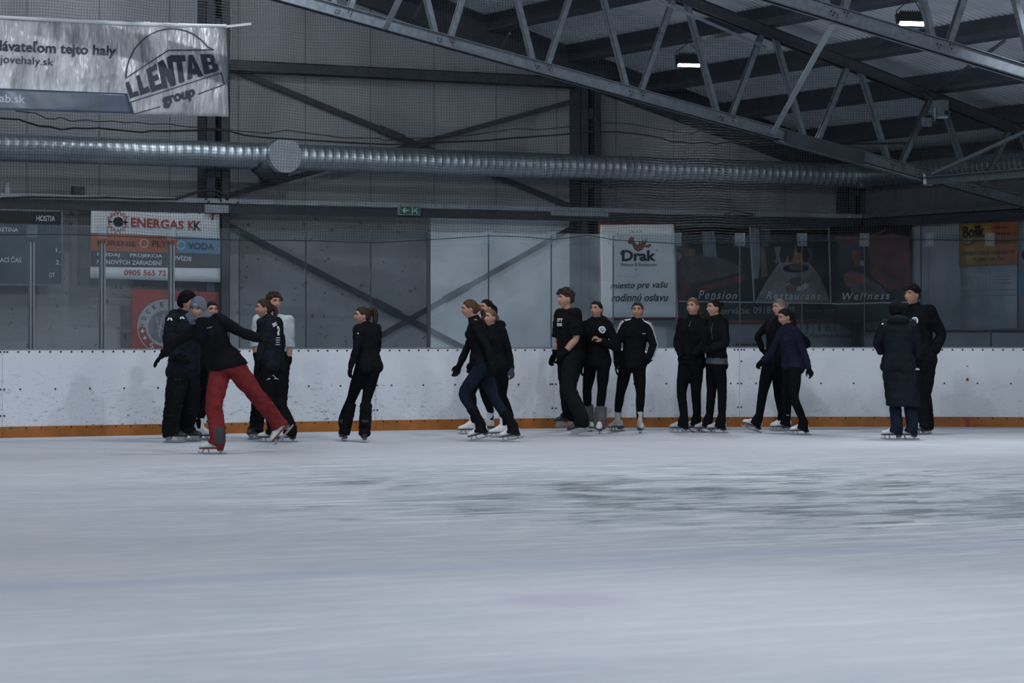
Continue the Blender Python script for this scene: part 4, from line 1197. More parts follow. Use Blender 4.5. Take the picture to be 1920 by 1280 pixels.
# pale sponsor banner under the pictures
def S5(x, y): return (1270 + x / 9.143, 580 + y / 9.143)
PL = plane_place(YW - .40)
root = empty('sponsor_banner', on_y(1400, 652, YW - .40)); tag(root, 'pale grey sponsor banner below the dark pictures, mostly hidden', 'banner', 'banners on the gable wall')
M['sponsor'] = mat('sponsor_grey', (0.22, 0.25, 0.28), 0.5, var=.12, scale=3)
sheet([(1272, 600), (1596, 602), (1596, 690), (1272, 690)], PL, M['sponsor'], root, 'sheet', 6, 3)
polyline([S5(*p) for p in circle(1120, 190, 160, 60, 14, 20, 160)], 1.6, PL, M['darkgrey'], root, 'swash')
text_quad('www.au', [S5(985, 585), S5(1380, 580), S5(1380, 622), S5(985, 626)], PL, M['black'], root, bold=.02)
def S6(x, y): return (1480 + x / 9.6, 580 + y / 9.6)
polyline([S6(*p) for p in circle(315, 350, 118, 140, 26)], 1.3, PL, M['darkgrey'], root, 'round_emblem', True)
polyline([S6(*p) for p in ((330, 260), (310, 330), (330, 400), (290, 450))], 1.5, PL, M['darkgrey'], root, 'emblem_figure')
polyline([S6(*p) for p in ((310, 290), (350, 320), (290, 350))], 1.3, PL, M['darkgrey'], root, 'emblem_figure')
text_quad('1EDA', [S6(515, 250), S6(1140, 250), S6(1140, 385), S6(515, 385)], PL, M['darkgrey'], root, bold=.05, space=1.3)
text_quad('Liptovský Hrádok', [S6(420, 430), S6(1100, 430), S6(1100, 530), S6(420, 520)], PL, M['black'], root, shear=.2)

# banners on the side wall
class SidePlace:
    def __init__(s, x): s.x = x; s.n = Vector((-1, 0, 0))
    def __call__(s, u, v, lift=0.0):
        p = on_x(u, v, s.x); return Vector((p.x - lift, p.y, p.z))
def S7(x, y): return (1480 + x / 4.364, 390 + y / 4.364)
PX_ = SidePlace(XW - .05)
M['ochre'] = mat('ochre_print', (0.36, 0.22, 0.05), 0.5, var=.1)
M['orange2'] = mat('orange_red_print', (0.38, 0.12, 0.05), 0.5, var=.1)
root = empty('yellow_banner', on_x(1852, 497, XW - .05)); tag(root, 'yellow and orange Bošk banner on the right side wall', 'banner')
sheet([S7(1388, 128), S7(1872, 108), S7(1866, 456), S7(1388, 478)], PX_, M['ochre'], root, 'sheet', 6, 4)
patch([S7(1640, 118), S7(1871, 109), S7(1865, 455), S7(1720, 462)], PX_, M['orange2'], root, 'orange_corner')
text_quad('Bošk', [S7(1424, 150), S7(1600, 136), S7(1600, 236), S7(1424, 246)], PX_, M['black'], root, bold=.04, lift=.009)
polyline([S7(*p) for p in ((1424, 290), (1450, 302), (1480, 300), (1540, 264), (1500, 270))], 1.6, PX_, M['black'], root, 'swash', lift=.009)
for s, q in (('VÝROBA', [(1680, 146), (1788, 138), (1788, 166), (1680, 172)]), ('A PREDAJ', [(1660, 202), (1810, 196), (1810, 226), (1660, 232)]), ('KONŠTRUKCIÍ', [(1676, 264), (1856, 256), (1856, 286), (1676, 292)]), ('STAVEBNÝ DOZOR PORADENSTVO', [(1410, 350), (1846, 338), (1846, 372), (1410, 388)]), ('M: 0908 606 124', [(1510, 406), (1752, 398), (1752, 428), (1510, 436)])):
    text_quad(s, [S7(*p) for p in q], PX_, M['black'], root, lift=.009)
root = empty('pale_notice', on_x(1852, 620, XW - .03)); tag(root, 'pale notice sheet with faint grey lines below the yellow banner', 'notice')
PN = SidePlace(XW - .03)
M['notice'] = mat('notice_pale', (0.37, 0.42, 0.45), 0.5, var=.06)
sheet([(1801, 499), (1907, 495), (1907, 616), (1801, 620)], PN, M['notice'], root, 'sheet', 4, 4)
M['notice_ink'] = mat('notice_ink', (0.22, 0.26, 0.30), 0.5)
for (x0_, y0_, x1_) in ((1800, 555, 1904), (1802, 545, 1902), (1862, 518, 1896), (1864, 524, 1894), (1864, 530, 1898)):
    polyline([(x0_, y0_), (x1_, y0_ - (x1_ - x0_) * .02)], 1.0, PN, M['notice_ink'], root, 'ruled_line', lift=.006)
for x0_ in (1802, 1822): polyline([(x0_, 521), (x0_ + 12, 520), (x0_ + 12, 533), (x0_, 534)], 1.0, PN, M['notice_ink'], root, 'line_icon', True, lift=.006)
root = empty('blue_poster', on_x(1915, 610, XW - .05)); tag(root, 'dark blue and white poster cut off at the right picture edge', 'poster')
sheet([(1909, 415), (1990, 409), (1990, 612), (1911, 616)], PX_, M['notice'], root, 'sheet', 4, 4)
patch([(1909.5, 511), (1990, 506), (1990, 550), (1910, 554)], PX_, M['skyblue'], root, 'blue_field')
patch(circle(1921, 478, 5, 9, 14), PX_, M['black'], root, 'black_dot')
from mathutils import noise as mnoise
# ------------------------------------------------------------------ people
M['skin'] = mat('skin', (0.40, 0.215, 0.155), 0.6, var=0.08, scale=30)
M['lips'] = mat('lips', (0.26, 0.075, 0.07), 0.5)
M['eye_white'] = mat('eye_white', (0.5, 0.5, 0.5), 0.3)
M['iris'] = mat('iris_dark', (0.02, 0.014, 0.01), 0.3)
def cloth(n, c, b=.25, rough=.9): return mat(n, c, rough, var=.25, scale=9, bump=b, bscale=26, spec=.08)
M['c_black'] = cloth('black_fabric', (0.0065, 0.007, 0.0088))
M['c_black2'] = cloth('soft_black_fabric', (0.0075, 0.008, 0.0098))
M['c_pants'] = cloth('black_leggings', (0.0045, 0.0048, 0.0062), .1)
M['c_navy'] = cloth('navy_leggings', (0.009, 0.014, 0.026), .1)
M['c_navytop'] = cloth('navy_top', (0.012, 0.013, 0.030))
M['c_padded'] = cloth('padded_navy_black', (0.008, 0.0105, 0.016), .5, .7)
M['c_red'] = cloth('brick_red_trousers', (0.150, 0.022, 0.024), .3)
M['c_grey'] = cloth('pale_grey_shirt', (0.42, 0.46, 0.50))
M['c_midgrey'] = cloth('grey_knit', (0.13, 0.15, 0.18), .6)
M['c_band'] = cloth('grey_waistband', (0.07, 0.08, 0.095))
M['c_warmer'] = cloth('grey_leg_warmer', (0.085, 0.085, 0.09), .6)
M['c_glove'] = cloth('black_glove', (0.006, 0.0064, 0.0075))
M['c_gloveg'] = cloth('grey_glove', (0.055, 0.06, 0.068))
M['c_patch'] = cloth('grey_hem_patch', (0.05, 0.052, 0.06))
M['white_print'] = mat('white_print', (0.62, 0.66, 0.70), 0.6)
M['boot_white'] = mat('white_boot_leather', (0.60, 0.61, 0.62), 0.4, var=.12, scale=20)
M['boot_grey'] = mat('grey_boot_leather', (0.36, 0.36, 0.36), 0.5, var=.15, scale=20)
M['boot_black'] = mat('black_boot', (0.016, 0.016, 0.018), 0.45)
M['sole_red'] = mat('red_heel', (0.16, 0.035, 0.03), 0.5)
M['sole_dark'] = mat('dark_sole', (0.05, 0.05, 0.05), 0.5)
M['holder'] = mat('blade_holder_white', (0.36, 0.37, 0.38), 0.5)
M['blade'] = mat('blade_steel', (0.35, 0.38, 0.42), 0.3, 0.85)
HAIR = {'brown': (0.045, 0.026, 0.018), 'dark': (0.014, 0.011, 0.010), 'blonde': (0.20, 0.12, 0.065), 'reddish': (0.10, 0.048, 0.026), 'ash': (0.22, 0.19, 0.18), 'midbrown': (0.055, 0.034, 0.026)}
for k, c in HAIR.items(): M['hair_' + k] = mat('hair_' + k, tuple(q * .62 for q in c), 0.62, var=.45, scale=14, bump=.5, bscale=60, stretch=(1, 1, .25), spec=.15)

class Vol:
    """overlapping closed shapes that are fused into one continuous skin"""
    def __init__(self): self.v = []; self.f = []
    def rings(self, rings):
        b = len(self.v); n = len(rings[0])
        for r in rings: self.v += [tuple(p) for p in r]
        for i in range(len(rings) - 1):
            for k in range(n):
                a = b + i * n + k; c = b + i * n + (k + 1) % n
                self.f.append((a, c, c + n, a + n))
        self.f.append(tuple(b + k for k in reversed(range(n)))); e = b + (len(rings) - 1) * n
        self.f.append(tuple(e + k for k in range(n)))
    def tube(self, pts, rad, n=14, flat=(False, False), sub=4):
        pts = [np.array(p, float) for p in pts]; m = len(pts)
        P = []; R = []
        ext = [2 * pts[0] - pts[1]] + pts + [2 * pts[-1] - pts[-2]]; er = [rad[0]] + list(rad) + [rad[-1]]
        for i in range(m - 1):
            p0, p1, p2, p3 = ext[i:i + 4]; r0, r1, r2, r3 = er[i:i + 4]
            for j in range(sub):
                t = j / sub
                f = lambda a, b_, c, d: .5 * (2 * b_ + (c - a) * t + (2 * a - 5 * b_ + 4 * c - d) * t * t + (3 * b_ - a - 3 * c + d) * t ** 3)
                P.append(f(p0, p1, p2, p3)); R.append(max(.002, r1 + (r2 - r1) * t * t * (3 - 2 * t)))
        P.append(pts[-1]); R.append(rad[-1])
        # rounded ends
        if not flat[0]:
            d = P[0] - P[1]; d /= np.linalg.norm(d); r = R[0]
            for a in (25, 55, 80): P.insert(0, P[0] + d * 0); R.insert(0, r)
            base = P[3].copy()
            for q, a in zip((2, 1, 0), (25, 55, 80)):
                P[q] = base + d * r * math.sin(math.radians(a)); R[q] = r * math.cos(math.radians(a))
        if not flat[1]:
            d = P[-1] - P[-2]; d /= np.linalg.norm(d); r = R[-1]; base = P[-1].copy()
            for a in (25, 55, 80): P.append(base + d * r * math.sin(math.radians(a))); R.append(r * math.cos(math.radians(a)))
        up = None; rings = []
        for i, p in enumerate(P):
            d = P[min(i + 1, len(P) - 1)] - P[max(i - 1, 0)]; l = np.linalg.norm(d); d = d / l if l > 1e-9 else np.array((0, 0, 1.))
            if up is None:
                up = np.cross(d, (0.31, .77, .2)); up /= np.linalg.norm(up)
            up = up - d * d.dot(up); up /= np.linalg.norm(up); s = np.cross(d, up)
            rings.append([p + (up * math.cos(2 * math.pi * k / n) + s * math.sin(2 * math.pi * k / n)) * R[i] for k in range(n)])
        self.rings(rings)
    def ell(self, c, r, A=None, n=16, m=10):
        c = np.array(c, float); A = np.eye(3) if A is None else np.array(A, float)   # rows: axes
        rings = []
        for i in range(m + 1):
            th = math.pi * (i + .02 if i == 0 else (i - .02 if i == m else i)) / m
            rings.append([c + A[0] * (r[0] * math.sin(th) * math.cos(2 * math.pi * k / n)) + A[1] * (r[1] * math.sin(th) * math.sin(2 * math.pi * k / n)) + A[2] * (-r[2] * math.cos(th)) for k in range(n)])
        self.rings(rings)
    def fuse(self, name, voxel, smooth=3, wrinkle=0.0, quilt=0.0):
        me = bpy.data.meshes.new(name); me.from_pydata(self.v, [], self.f); me.update()
        bm = bmesh.new(); bm.from_mesh(me); bmesh.ops.recalc_face_normals(bm, faces=bm.faces); bm.to_mesh(me); bm.free()
        o = bpy.data.objects.new(name, me); COL.objects.link(o)
        md = o.modifiers.new('r', 'REMESH'); md.mode = 'VOXEL'; md.voxel_size = voxel; md.adaptivity = 0
        if smooth:
            sm = o.modifiers.new('s', 'SMOOTH'); sm.factor = .5; sm.iterations = smooth
        dg = bpy.context.evaluated_depsgraph_get(); dg.update()
        out = bpy.data.meshes.new_from_object(o.evaluated_get(dg)); out.name = name
        bpy.data.objects.remove(o); bpy.data.meshes.remove(me)
        if wrinkle or quilt:
            cnt = len(out.vertices); co = np.empty(cnt * 3); no = np.empty(cnt * 3)
            out.vertices.foreach_get('co', co); out.vertices.foreach_get('normal', no); co = co.reshape(-1, 3); no = no.reshape(-1, 3)
            for i in range(cnt):
                p = Vector(co[i]); d = 0.0
                if wrinkle:
                    a = mnoise.noise(Vector((p.x * 9, p.y * 9, p.z * 13))); b = mnoise.noise(Vector((p.x * 21 + 5, p.y * 21, p.z * 30 + a)))
                    d += wrinkle * ((1 - abs(a) * 2.6) * .8 + b * .55)
                if quilt: d += quilt * (abs(math.sin(p.z * math.pi / .115)) ** .5 - .7)
                co[i] += no[i] * d
            out.vertices.foreach_set('co', co.ravel()); out.update()
        return out

def sstep(a, b, x):
    t = min(1, max(0, (x - a) / (b - a))); return t * t * (3 - 2 * t)
def g(x, s): return math.exp(-(x / s) ** 2)
def head_point(th, ph, grow=0.0):
    """a point of the face and skull in head coordinates: x to the left ear, y to the nose, z up"""
    d = np.array((math.sin(th) * math.cos(ph), math.sin(th) * math.sin(ph), math.cos(th)))
    x = d[0] * .074; y = d[1] * (.092 if d[1] > 0 else .102); z = d[2] * (.108 if d[2] > 0 else .120)
    if z < 0:
        x *= 1 - .36 * sstep(-.015, -.112, z)
        if y < 0: y *= 1 - .60 * sstep(-.03, -.10, z)
        else: y *= 1 - .06 * sstep(-.04, -.11, z)
    if d[1] > 0:
        fr = sstep(.0, .5, d[1])
        nz = sstep(.022, -.020, z) * sstep(-.040, -.026, z)
        y += .026 * g(x, .0125 - .003 * sstep(-.02, .02, z)) * nz * fr
        y -= .013 * g(abs(x) - .032, .017) * g(z - .010, .013) * fr
        y += .005 * g(z - .034, .011) * sstep(.065, .04, abs(x)) * fr
        y += .006 * g(abs(x) - .038, .018) * g(z + .022, .018) * fr
        y += .006 * g(x, .024) * g(z + .056, .011) * fr
        y += .010 * g(x, .020) * g(z + .100, .016) * fr
        y -= .004 * g(x, .03) * g(z + .078, .008) * fr
    p = np.array((x, y, z))
    if grow: p = p * (1 + grow / np.linalg.norm(p))
    return p
def head_vol(vol, T, s, n=56, m=44):
    rings = []
    for i in range(m + 1):
        th = math.pi - math.pi * min(max(i, .08), m - .08) / m
        rings.append([T(head_point(th, 2 * math.pi * k / n) * s) for k in range(n)])
    vol.rings(rings)
    for sg in (-1, 1):
        pts = []
        nn = 12
        rr = []
        for i in range(9):
            t_ = math.pi * min(max(i, .15), 7.85) / 8
            rr.append([T(np.array((sg * (.074 + .012 * math.sin(t_) * math.cos(2 * math.pi * k / nn)), -.010 + .020 * math.sin(t_) * math.sin(2 * math.pi * k / nn) - .006 * math.cos(t_), -.004 - .032 * math.cos(t_))) * s) for k in range(nn)])
        vol.rings(rr)
def hair_cap(vol, T, s, grow, front=.062, side=.0, back=-.085, n=44, m=30):
    """hair: a shell just outside the skull, hidden inside the head where the face is"""
    rings = []
    for i in range(m + 1):
        th = math.pi - math.pi * min(max(i, .08), m - .08) / m
        row = []
        for k in range(n):
            ph = 2 * math.pi * k / n
            p = head_point(th, ph)
            ang = math.cos(ph - math.pi / 2)           # 1 at the nose, -1 at the nape
            if ang > 0: line = side + (front - side) * sstep(.15, .85, ang)
            else: line = side + (back - side) * sstep(.0, .55, -ang)
            w = sstep(line - .012, line + .014, p[2])
            e = -.012 + (grow + .012) * w
            row.append(T(p * (1 + e / np.linalg.norm(p)) * s))
        rings.append(row)
    vol.rings(rings)

# ---------------------------------------------------------------- skates, made once and shared
def make_boot(high):
    v = Vol()
    X = [-.118, -.112, -.085, -.045, .0, .045, .085, .115, .134, .140]
    Wd = [.018, .030, .037, .036, .036, .042, .043, .036, .022, .008]
    Ht = [.060, .085, .095, .100, .092, .072, .055, .046, .036, .018]
    rings = []
    z0 = .066
    for x, w_, h in zip(X, Wd, Ht):
        rings.append([np.array((x, w_ * math.copysign(abs(math.cos(a)) ** .8, math.cos(a)), z0 + h / 2 + h / 2 * math.copysign(abs(math.sin(a)) ** .8, math.sin(a)))) for a in [2 * math.pi * k / 16 for k in range(16)]])
    v.rings(rings)
    sh = []
    for z, x, rx, ry in ((.10, -.062, .052, .038), (.14, -.058, .050, .038), (.18, -.058, .046, .038), (.22, -.064, .050, .042), (.26, -.070, .056, .047), (.285, -.072, .058, .049)):
        sh.append([np.array((x + rx * math.cos(a), ry * math.sin(a), z)) for a in [2 * math.pi * k / 16 for k in range(16)]])
    v.rings(sh if high else sh[:3])
    v.tube([(-.01, 0, .15), (.03, 0, .125), (.07, 0, .108)], [.022, .022, .016], 10)
    me = v.fuse('skate', .008, 3)
    return me
def make_sole(kind):
    b = MB()
    if kind == 'figure':
        out = [(-.118, .02), (-.10, .034), (-.04, .030), (.02, .034), (.07, .043), (.11, .034), (.138, .012)]
        pts = [(x, y) for x, y in out] + [(x, -y) for x, y in reversed(out)]
        b.slab([Vector((x, y, .068)) for x, y in pts], (0, 0, 1), .012)
        b.add([(-.116, -.028, .026 + .012), (-.052, -.028, .026 + .012), (-.052, .028, .038), (-.116, .028, .038), (-.118, -.032, .068), (-.048, -.030, .068), (-.048, .030, .068), (-.118, .032, .068)],
              [(0, 3, 2, 1), (4, 5, 6, 7), (0, 1, 5, 4), (1, 2, 6, 5), (2, 3, 7, 6), (3, 0, 4, 7)])
    else:
        for (xa, xb) in ((-.115, -.045), (.02, .105)):
            b.add([(xa + .012, -.009, .026), (xb - .012, -.009, .026), (xb - .012, .009, .026), (xa + .012, .009, .026), (xa, -.032, .070), (xb, -.032, .070), (xb, .032, .070), (xa, .032, .070)],
                  [(0, 3, 2, 1), (4, 5, 6, 7), (0, 1, 5, 4), (1, 2, 6, 5), (2, 3, 7, 6), (3, 0, 4, 7)])
        b.box((-.12, -.008, .022), (.11, .008, .034))
    return b
def make_blade(kind):
    b = MB()
    xs = [-.150, -.11, -.05, .02, .08, .125, .142]; zs = [.004, .001, 0, 0, .002, .008, .016]
    pr = [Vector((x, 0.0022, z)) for x, z in zip(xs, zs)] + [Vector((x, .0022, .020)) for x in reversed(xs)]
    if kind == 'figure': pr = pr[:7] + [Vector((.150, .0022, .022)), Vector((.146, .0022, .034)), Vector((.130, .0022, .028))] + pr[8:]
    b.slab(pr, (0, 1, 0), .0045)
    if kind == 'figure':
        b.bar((-.085, 0, .016), (-.085, 0, .042), .030, .006, up=(0, 1, 0)); b.box((-.112, -.022, .034), (-.058, .022, .039))
        b.bar((.030, 0, .016), (.045, 0, .060), .016, .006, up=(0, 1, 0)); b.bar((.105, 0, .020), (.085, 0, .060), .016, .006, up=(0, 1, 0)); b.box((.02, -.026, .0545), (.11, .026, .058))
    return b
BOOT = {True: make_boot(True), False: make_boot(False)}
SHARED = {}
def skate(parent, frame, kind, scale, sole, high=True):
    """frame: 4x4 matrix, x to the toe, z up, origin on the ice below the middle of the blade"""
    style, colour = {'white': ('figure', 'boot_white'), 'grey': ('figure', 'boot_grey'), 'black': ('figure', 'boot_black'), 'hockey': ('hockey', 'boot_black')}[kind]
    key = (style, colour, high)
    mtx = frame @ Matrix.Scale(scale, 4)
    if key not in SHARED:
        bo = BOOT[high].copy(); bo.name = 'skate'; bo.materials.clear(); bo.materials.append(M[colour])
        bo.polygons.foreach_set('use_smooth', [True] * len(bo.polygons))
        SHARED[key] = bo
    o = bpy.data.objects.new('skate', SHARED[key]); COL.objects.link(o)
    o.parent = parent; o.matrix_parent_inverse = Matrix.Translation(-parent.location); o.matrix_basis = mtx
    so = make_sole(style).build('sole', M[sole] if style == 'figure' else M['holder'], None); so.parent = o
    bl = make_blade(style).build('blade', M['blade'], None); bl.parent = o
    if colour != 'boot_black' or style == 'hockey':
        o['label'] = {'white': 'white figure skate', 'grey': 'grey figure skate', 'hockey': 'black hockey skate'}.get(kind)
    return o

# ---------------------------------------------------------------- hands
def hand_vol(vol, wrist, d, back, thumb, s, curl=.5, grow=1.0, thumb_in=.3):
    """palm, four fingers of different lengths and a thumb; d along the hand, back out of the back of the hand, thumb to the thumb side"""
    w0 = np.array(wrist, float); d = np.array(d, float); d /= np.linalg.norm(d)
    thumb = np.array(thumb, float); thumb = thumb - d * d.dot(thumb); thumb /= np.linalg.norm(thumb)
    bk = np.cross(d, thumb); 
    if bk.dot(np.array(back, float)) < 0: bk = -bk
    P = lambda x, y, z: w0 + (d * x + thumb * y + bk * z) * s
    rings = []
    for x, hw, hh in ((-.02, .024, .020), (.005, .026, .018), (.035, .036, .015), (.065, .041, .014), (.090, .040, .012), (.098, .034, .009)):
        hw *= grow; hh *= grow
        rings.append([P(x, hw * math.cos(a), hh * math.sin(a)) for a in [2 * math.pi * k / 14 for k in range(14)]])
    vol.rings(rings)
    for y, L, r, c_ in ((.029, .070, .0088, .85), (.010, .080, .0092, 1.0), (-.010, .074, .0088, 1.08), (-.029, .058, .0078, 1.2)):
        a = 0; p = np.array((.088, y, -.001)); pts = [p.copy() - np.array((.02, 0, 0)), p.copy()]
        for fr, da in ((.44, curl * .75), (.31, curl * 1.05), (.25, curl * .7)):
            a += da * c_
            p = p + np.array((math.cos(a), (y * .10) / .08 * .1, -math.sin(a))) * L * fr; pts.append(p.copy())
        vol.tube([P(*q) for q in pts], [r * grow * s * k for k in (1.1, 1.08, 1.0, .92, .78)], 8, sub=2)
    pts = [(.012, .018, -.004), (.035, .042, -.012), (.062, .058 - .02 * thumb_in, -.022 - .01 * thumb_in), (.088, .060 - .035 * thumb_in, -.030 - .012 * thumb_in)]
    vol.tube([P(*q) for q in pts], [.013 * grow * s, .0125 * grow * s, .0105 * grow * s, .0085 * grow * s], 8, sub=2)

# ---------------------------------------------------------------- the builder
def npv(v): return np.array(v[:], float)
U_, W_, V_ = npv(RGT), -npv(FWD), np.array((0, 0, 1.0))
def facing(deg):
    a = math.radians(deg); return W_ * math.cos(a) + U_ * math.sin(a)
def leftof(f): return np.cross(V_, f)
def rotm(axis, deg):
    return np.array(Matrix.Rotation(math.radians(deg), 3, Vector(axis)))
def ik(a, b, l1, l2, pole):
    a = np.array(a); b = np.array(b); D = b - a; d = np.linalg.norm(D); u = D / d
    if d > (l1 + l2) * .999:
        k = d / (l1 + l2) * 1.002; l1 *= k; l2 *= k
    x = (l1 * l1 - l2 * l2 + d * d) / (2 * d); h = math.sqrt(max(0, l1 * l1 - x * x))
    pl = pole - u * u.dot(pole); n = np.linalg.norm(pl)
    pl = pl / n if n > 1e-6 else np.cross(u, (0, 0, 1))
    return a + u * x + pl * h

class Person: pass
def person(label, H, head, neck, pelvis, yaw, pyaw, hyaw, legs, arms, sex='f', hpitch=0, hroll=0, dd=0.0, group=None, headscale=1.0,
           top=None, bottom=None, skates=('white', 'white'), hair=None, gloves='black', sleeves='long', hat=None, width=1.0, shd=None, sole='sole_dark', cuff=None, band=None):
    s = H / 1.65
    A = Person(); A.s = s
    # feet first: they stand on the ice
    feet = {}
    for k in 'LR':
        L = legs[k]
        gp = npv(on_ice(L['foot'][0], L.get('gy', L['foot'][1])))
        if 'gy' in L or L.get('lift'):
            t = gdepth(L.get('gy', L['foot'][1])); gp = npv(at(L['foot'][0], L['foot'][1], t))
            if 'gy' not in L: gp[2] = L['lift']
        f = facing(L.get('yaw', pyaw)); left = leftof(f); up = V_.copy()
        R = rotm(left, L.get('pitch', 0)); f = R @ f; up = R @ up
        R = rotm(f, L.get('roll', 0)); left = R @ left; up = R @ up
        feet[k] = (gp, f, left, up)
    fs = H / 1.66
    anks = {k: feet[k][0] + feet[k][3] * (.150 * fs) - feet[k][1] * (.060 * fs) for k in 'LR'}
    base = (feet['L'][0] + feet['R'][0]) / 2
    dep = (Vector(base) - CAMP).dot(FWD)
    dP = dep - dd
    P = npv(at(pelvis[0], pelvis[1], dP)); Nk = npv(at(neck[0], neck[1], dP - (shd or 0)))
    fP, fN = facing(pyaw), facing(yaw)
    spine = Nk - P; sl = np.linalg.norm(spine); su = spine / sl
    root = empty('person', (float(base[0]), float(base[1]), 0)); tag(root, label, 'person', group)
    A.root = root
    # torso frame along the spine
    def tf(t):
        c = P + spine * t
        k = min(1, max(0, t)); f = fP * (1 - k) + fN * k; f = f / np.linalg.norm(f)
        dirn = su if t > .15 else (su * .5 + V_ * .5); dirn = dirn / np.linalg.norm(dirn)
        lat = np.cross(V_, f); lat = lat - dirn * dirn.dot(lat); lat /= np.linalg.norm(lat)
        return c, lat, np.cross(lat, dirn)
    if sex == 'f': prof = [(-.20, .055, .05, 0), (-.13, .135, .090, -.01), (-.02, .168, .108, -.012), (.14, .152, .100, -.006), (.36, .117, .083, .0), (.55, .130, .095, .006), (.72, .150, .108, .010), (.86, .150, .092, .0), (.95, .108, .068, -.004), (1.03, .052, .052, .0)]
    else: prof = [(-.20, .055, .05, 0), (-.13, .130, .092, -.006), (-.02, .160, .108, -.006), (.14, .150, .100, 0), (.36, .140, .095, .004), (.55, .152, .105, .006), (.72, .172, .116, .008), (.86, .172, .098, .0), (.95, .125, .074, -.004), (1.03, .058, .056, .0)]
    def trunk(vol, grow, t0, t1, hem=0.0, gw=1.0):
        ts = np.linspace(t0, t1, 14); rings = []
        pt = np.array([q[0] for q in prof])
        for t in ts:
            hw, hd, fo = [float(np.interp(t, pt, [q[j] for q in prof])) for j in (1, 2, 3)]
            hw = (hw * width + grow * gw) * s; hd = (hd * (1 + (width - 1) * .7) + grow) * s; fo *= s
            if hem: 
                k = max(0, 1 - (t - t0) / .35); hw += hem * k * s; hd += hem * k * s
            c, lat, f = tf(t)
            rings.append([c + f * fo + lat * (hw * math.copysign(abs(math.cos(a)) ** .85, math.cos(a))) + f * (hd * math.copysign(abs(math.sin(a)) ** .85, math.sin(a))) for a in [2 * math.pi * k / 22 for k in range(22)]])
        vol.rings(rings)
        if sex == 'f' and t1 > .75 and t0 < .7:
            c, lat, f = tf(.70)
            for sg in (-1, 1): vol.ell(c + lat * (sg * .062 * s) + f * (.072 * s + grow * s), (.058 * s, .058 * s, .062 * s))
        if t0 < -.05:
            c, lat, f = tf(-.04)
            for sg in (-1, 1): vol.ell(c + lat * (sg * .075 * s) - f * (.048 * s), (.082 * s + grow * s, .082 * s + grow * s, .095 * s))
    # joints
    c, lat, f = tf(.90)
    shw = (.150 if sex == 'f' else .178) * s * (1 + (width - 1) * .6)
    sh = {'L': c + lat * shw, 'R': c - lat * shw}
    c0_, lat0, f0 = tf(-.02)
    hip = {'L': c0_ + lat0 * (.083 * s), 'R': c0_ - lat0 * (.083 * s)}
    A.sh, A.hip, A.tf = sh, hip, tf
    lth, lsh, lua, lfa = .245 * H, .246 * H, .172 * H, .150 * H
    knee = {}
    for k in 'LR':
        L = legs[k]; a, b = hip[k], anks[k]; mid = (a + b) / 2
        pole = fP * .25
        if 'knee' in L:
            md = (Vector(mid) - CAMP).dot(FWD)
            kp = npv(at(L['knee'][0], L['knee'][1], md - float(np.dot(W_, fP)) * .05)); knee[k] = kp
        else: knee[k] = ik(a, b, np.linalg.norm(a - b) * .502, np.linalg.norm(a - b) * .502, pole)
    elb, wri, hdir = {}, {}, {}
    for k in 'LR':
        a = arms[k]; sd = (Vector(sh[k]) - CAMP).dot(FWD)
        w_ = npv(at(a['wrist'][0], a['wrist'][1], sd - a['wrist'][2]))
        D = w_ - sh[k]; d = np.linalg.norm(D); mx = (lua + lfa) * 1.03
        if d > mx: w_ = sh[k] + D / d * mx
        md = sd - a['wrist'][2] / 2
        ep = npv(at(a['elbow'][0], a['elbow'][1], md - a['elbow'][2]))
        mid = (sh[k] + w_) / 2
        elb[k] = ep
        wri[k] = w_
        wd = (Vector(w_) - CAMP).dot(FWD)
        hp = npv(at(a['hand'][0], a['hand'][1], wd - a['hand'][2])); hdir[k] = hp - w_
    A.elb, A.wri, A.knee, A.anks = elb, wri, knee, anks
    shaft = {k: feet[k][0] - feet[k][1] * (.068 * fs) + feet[k][3] * (.27 * fs) for k in 'LR'}
    legp = lambda k: [hip[k] + (hip[k] - knee[k]) * .05, hip[k] * .5 + knee[k] * .5, knee[k], knee[k] * .66 + shaft[k] * .34, shaft[k], anks[k]]
    legr = [.088, .076, .055, .055, .043, .034] if sex == 'f' else [.092, .080, .058, .057, .045, .036]
    armp = lambda k: [sh[k], sh[k] * .5 + elb[k] * .5, elb[k], elb[k] * .6 + wri[k] * .4, wri[k]]
    armr = [.047, .042, .035, .036, .026] if sex == 'f' else [.055, .050, .040, .042, .030]
    # head
    hd_ = dP - (shd or 0)
    fH = facing(hyaw); lH = leftof(fH); uH = V_.copy()
    R = rotm(lH, hpitch); fH = R @ fH; uH = R @ uH
    R = rotm(fH, hroll); lH = R @ lH; uH = R @ uH
    hc = npv(at(head[0], head[1], hd_)) + W_ * (float(np.dot(fN, W_)) * .03 * s)
    hs = s * .98 * headscale * (1.0 if sex == 'f' else 1.02)
    T = lambda p: hc + lH * p[0] + fH * p[1] + uH * p[2]
    A.T, A.hs, A.fH, A.lH, A.uH, A.hc = T, hs, fH, lH, uH, hc
    # body: one continuous skin
    v = Vol()
    trunk(v, -.014, -.14, 1.0)
    v.tube([Nk - su * .03, Nk * .55 + T(np.array((0, -.025, -.09)) * hs) * .45, T(np.array((0, -.018, -.06)) * hs)], [.062 * s, .050 * s, .050 * s])
    head_vol(v, T, hs)
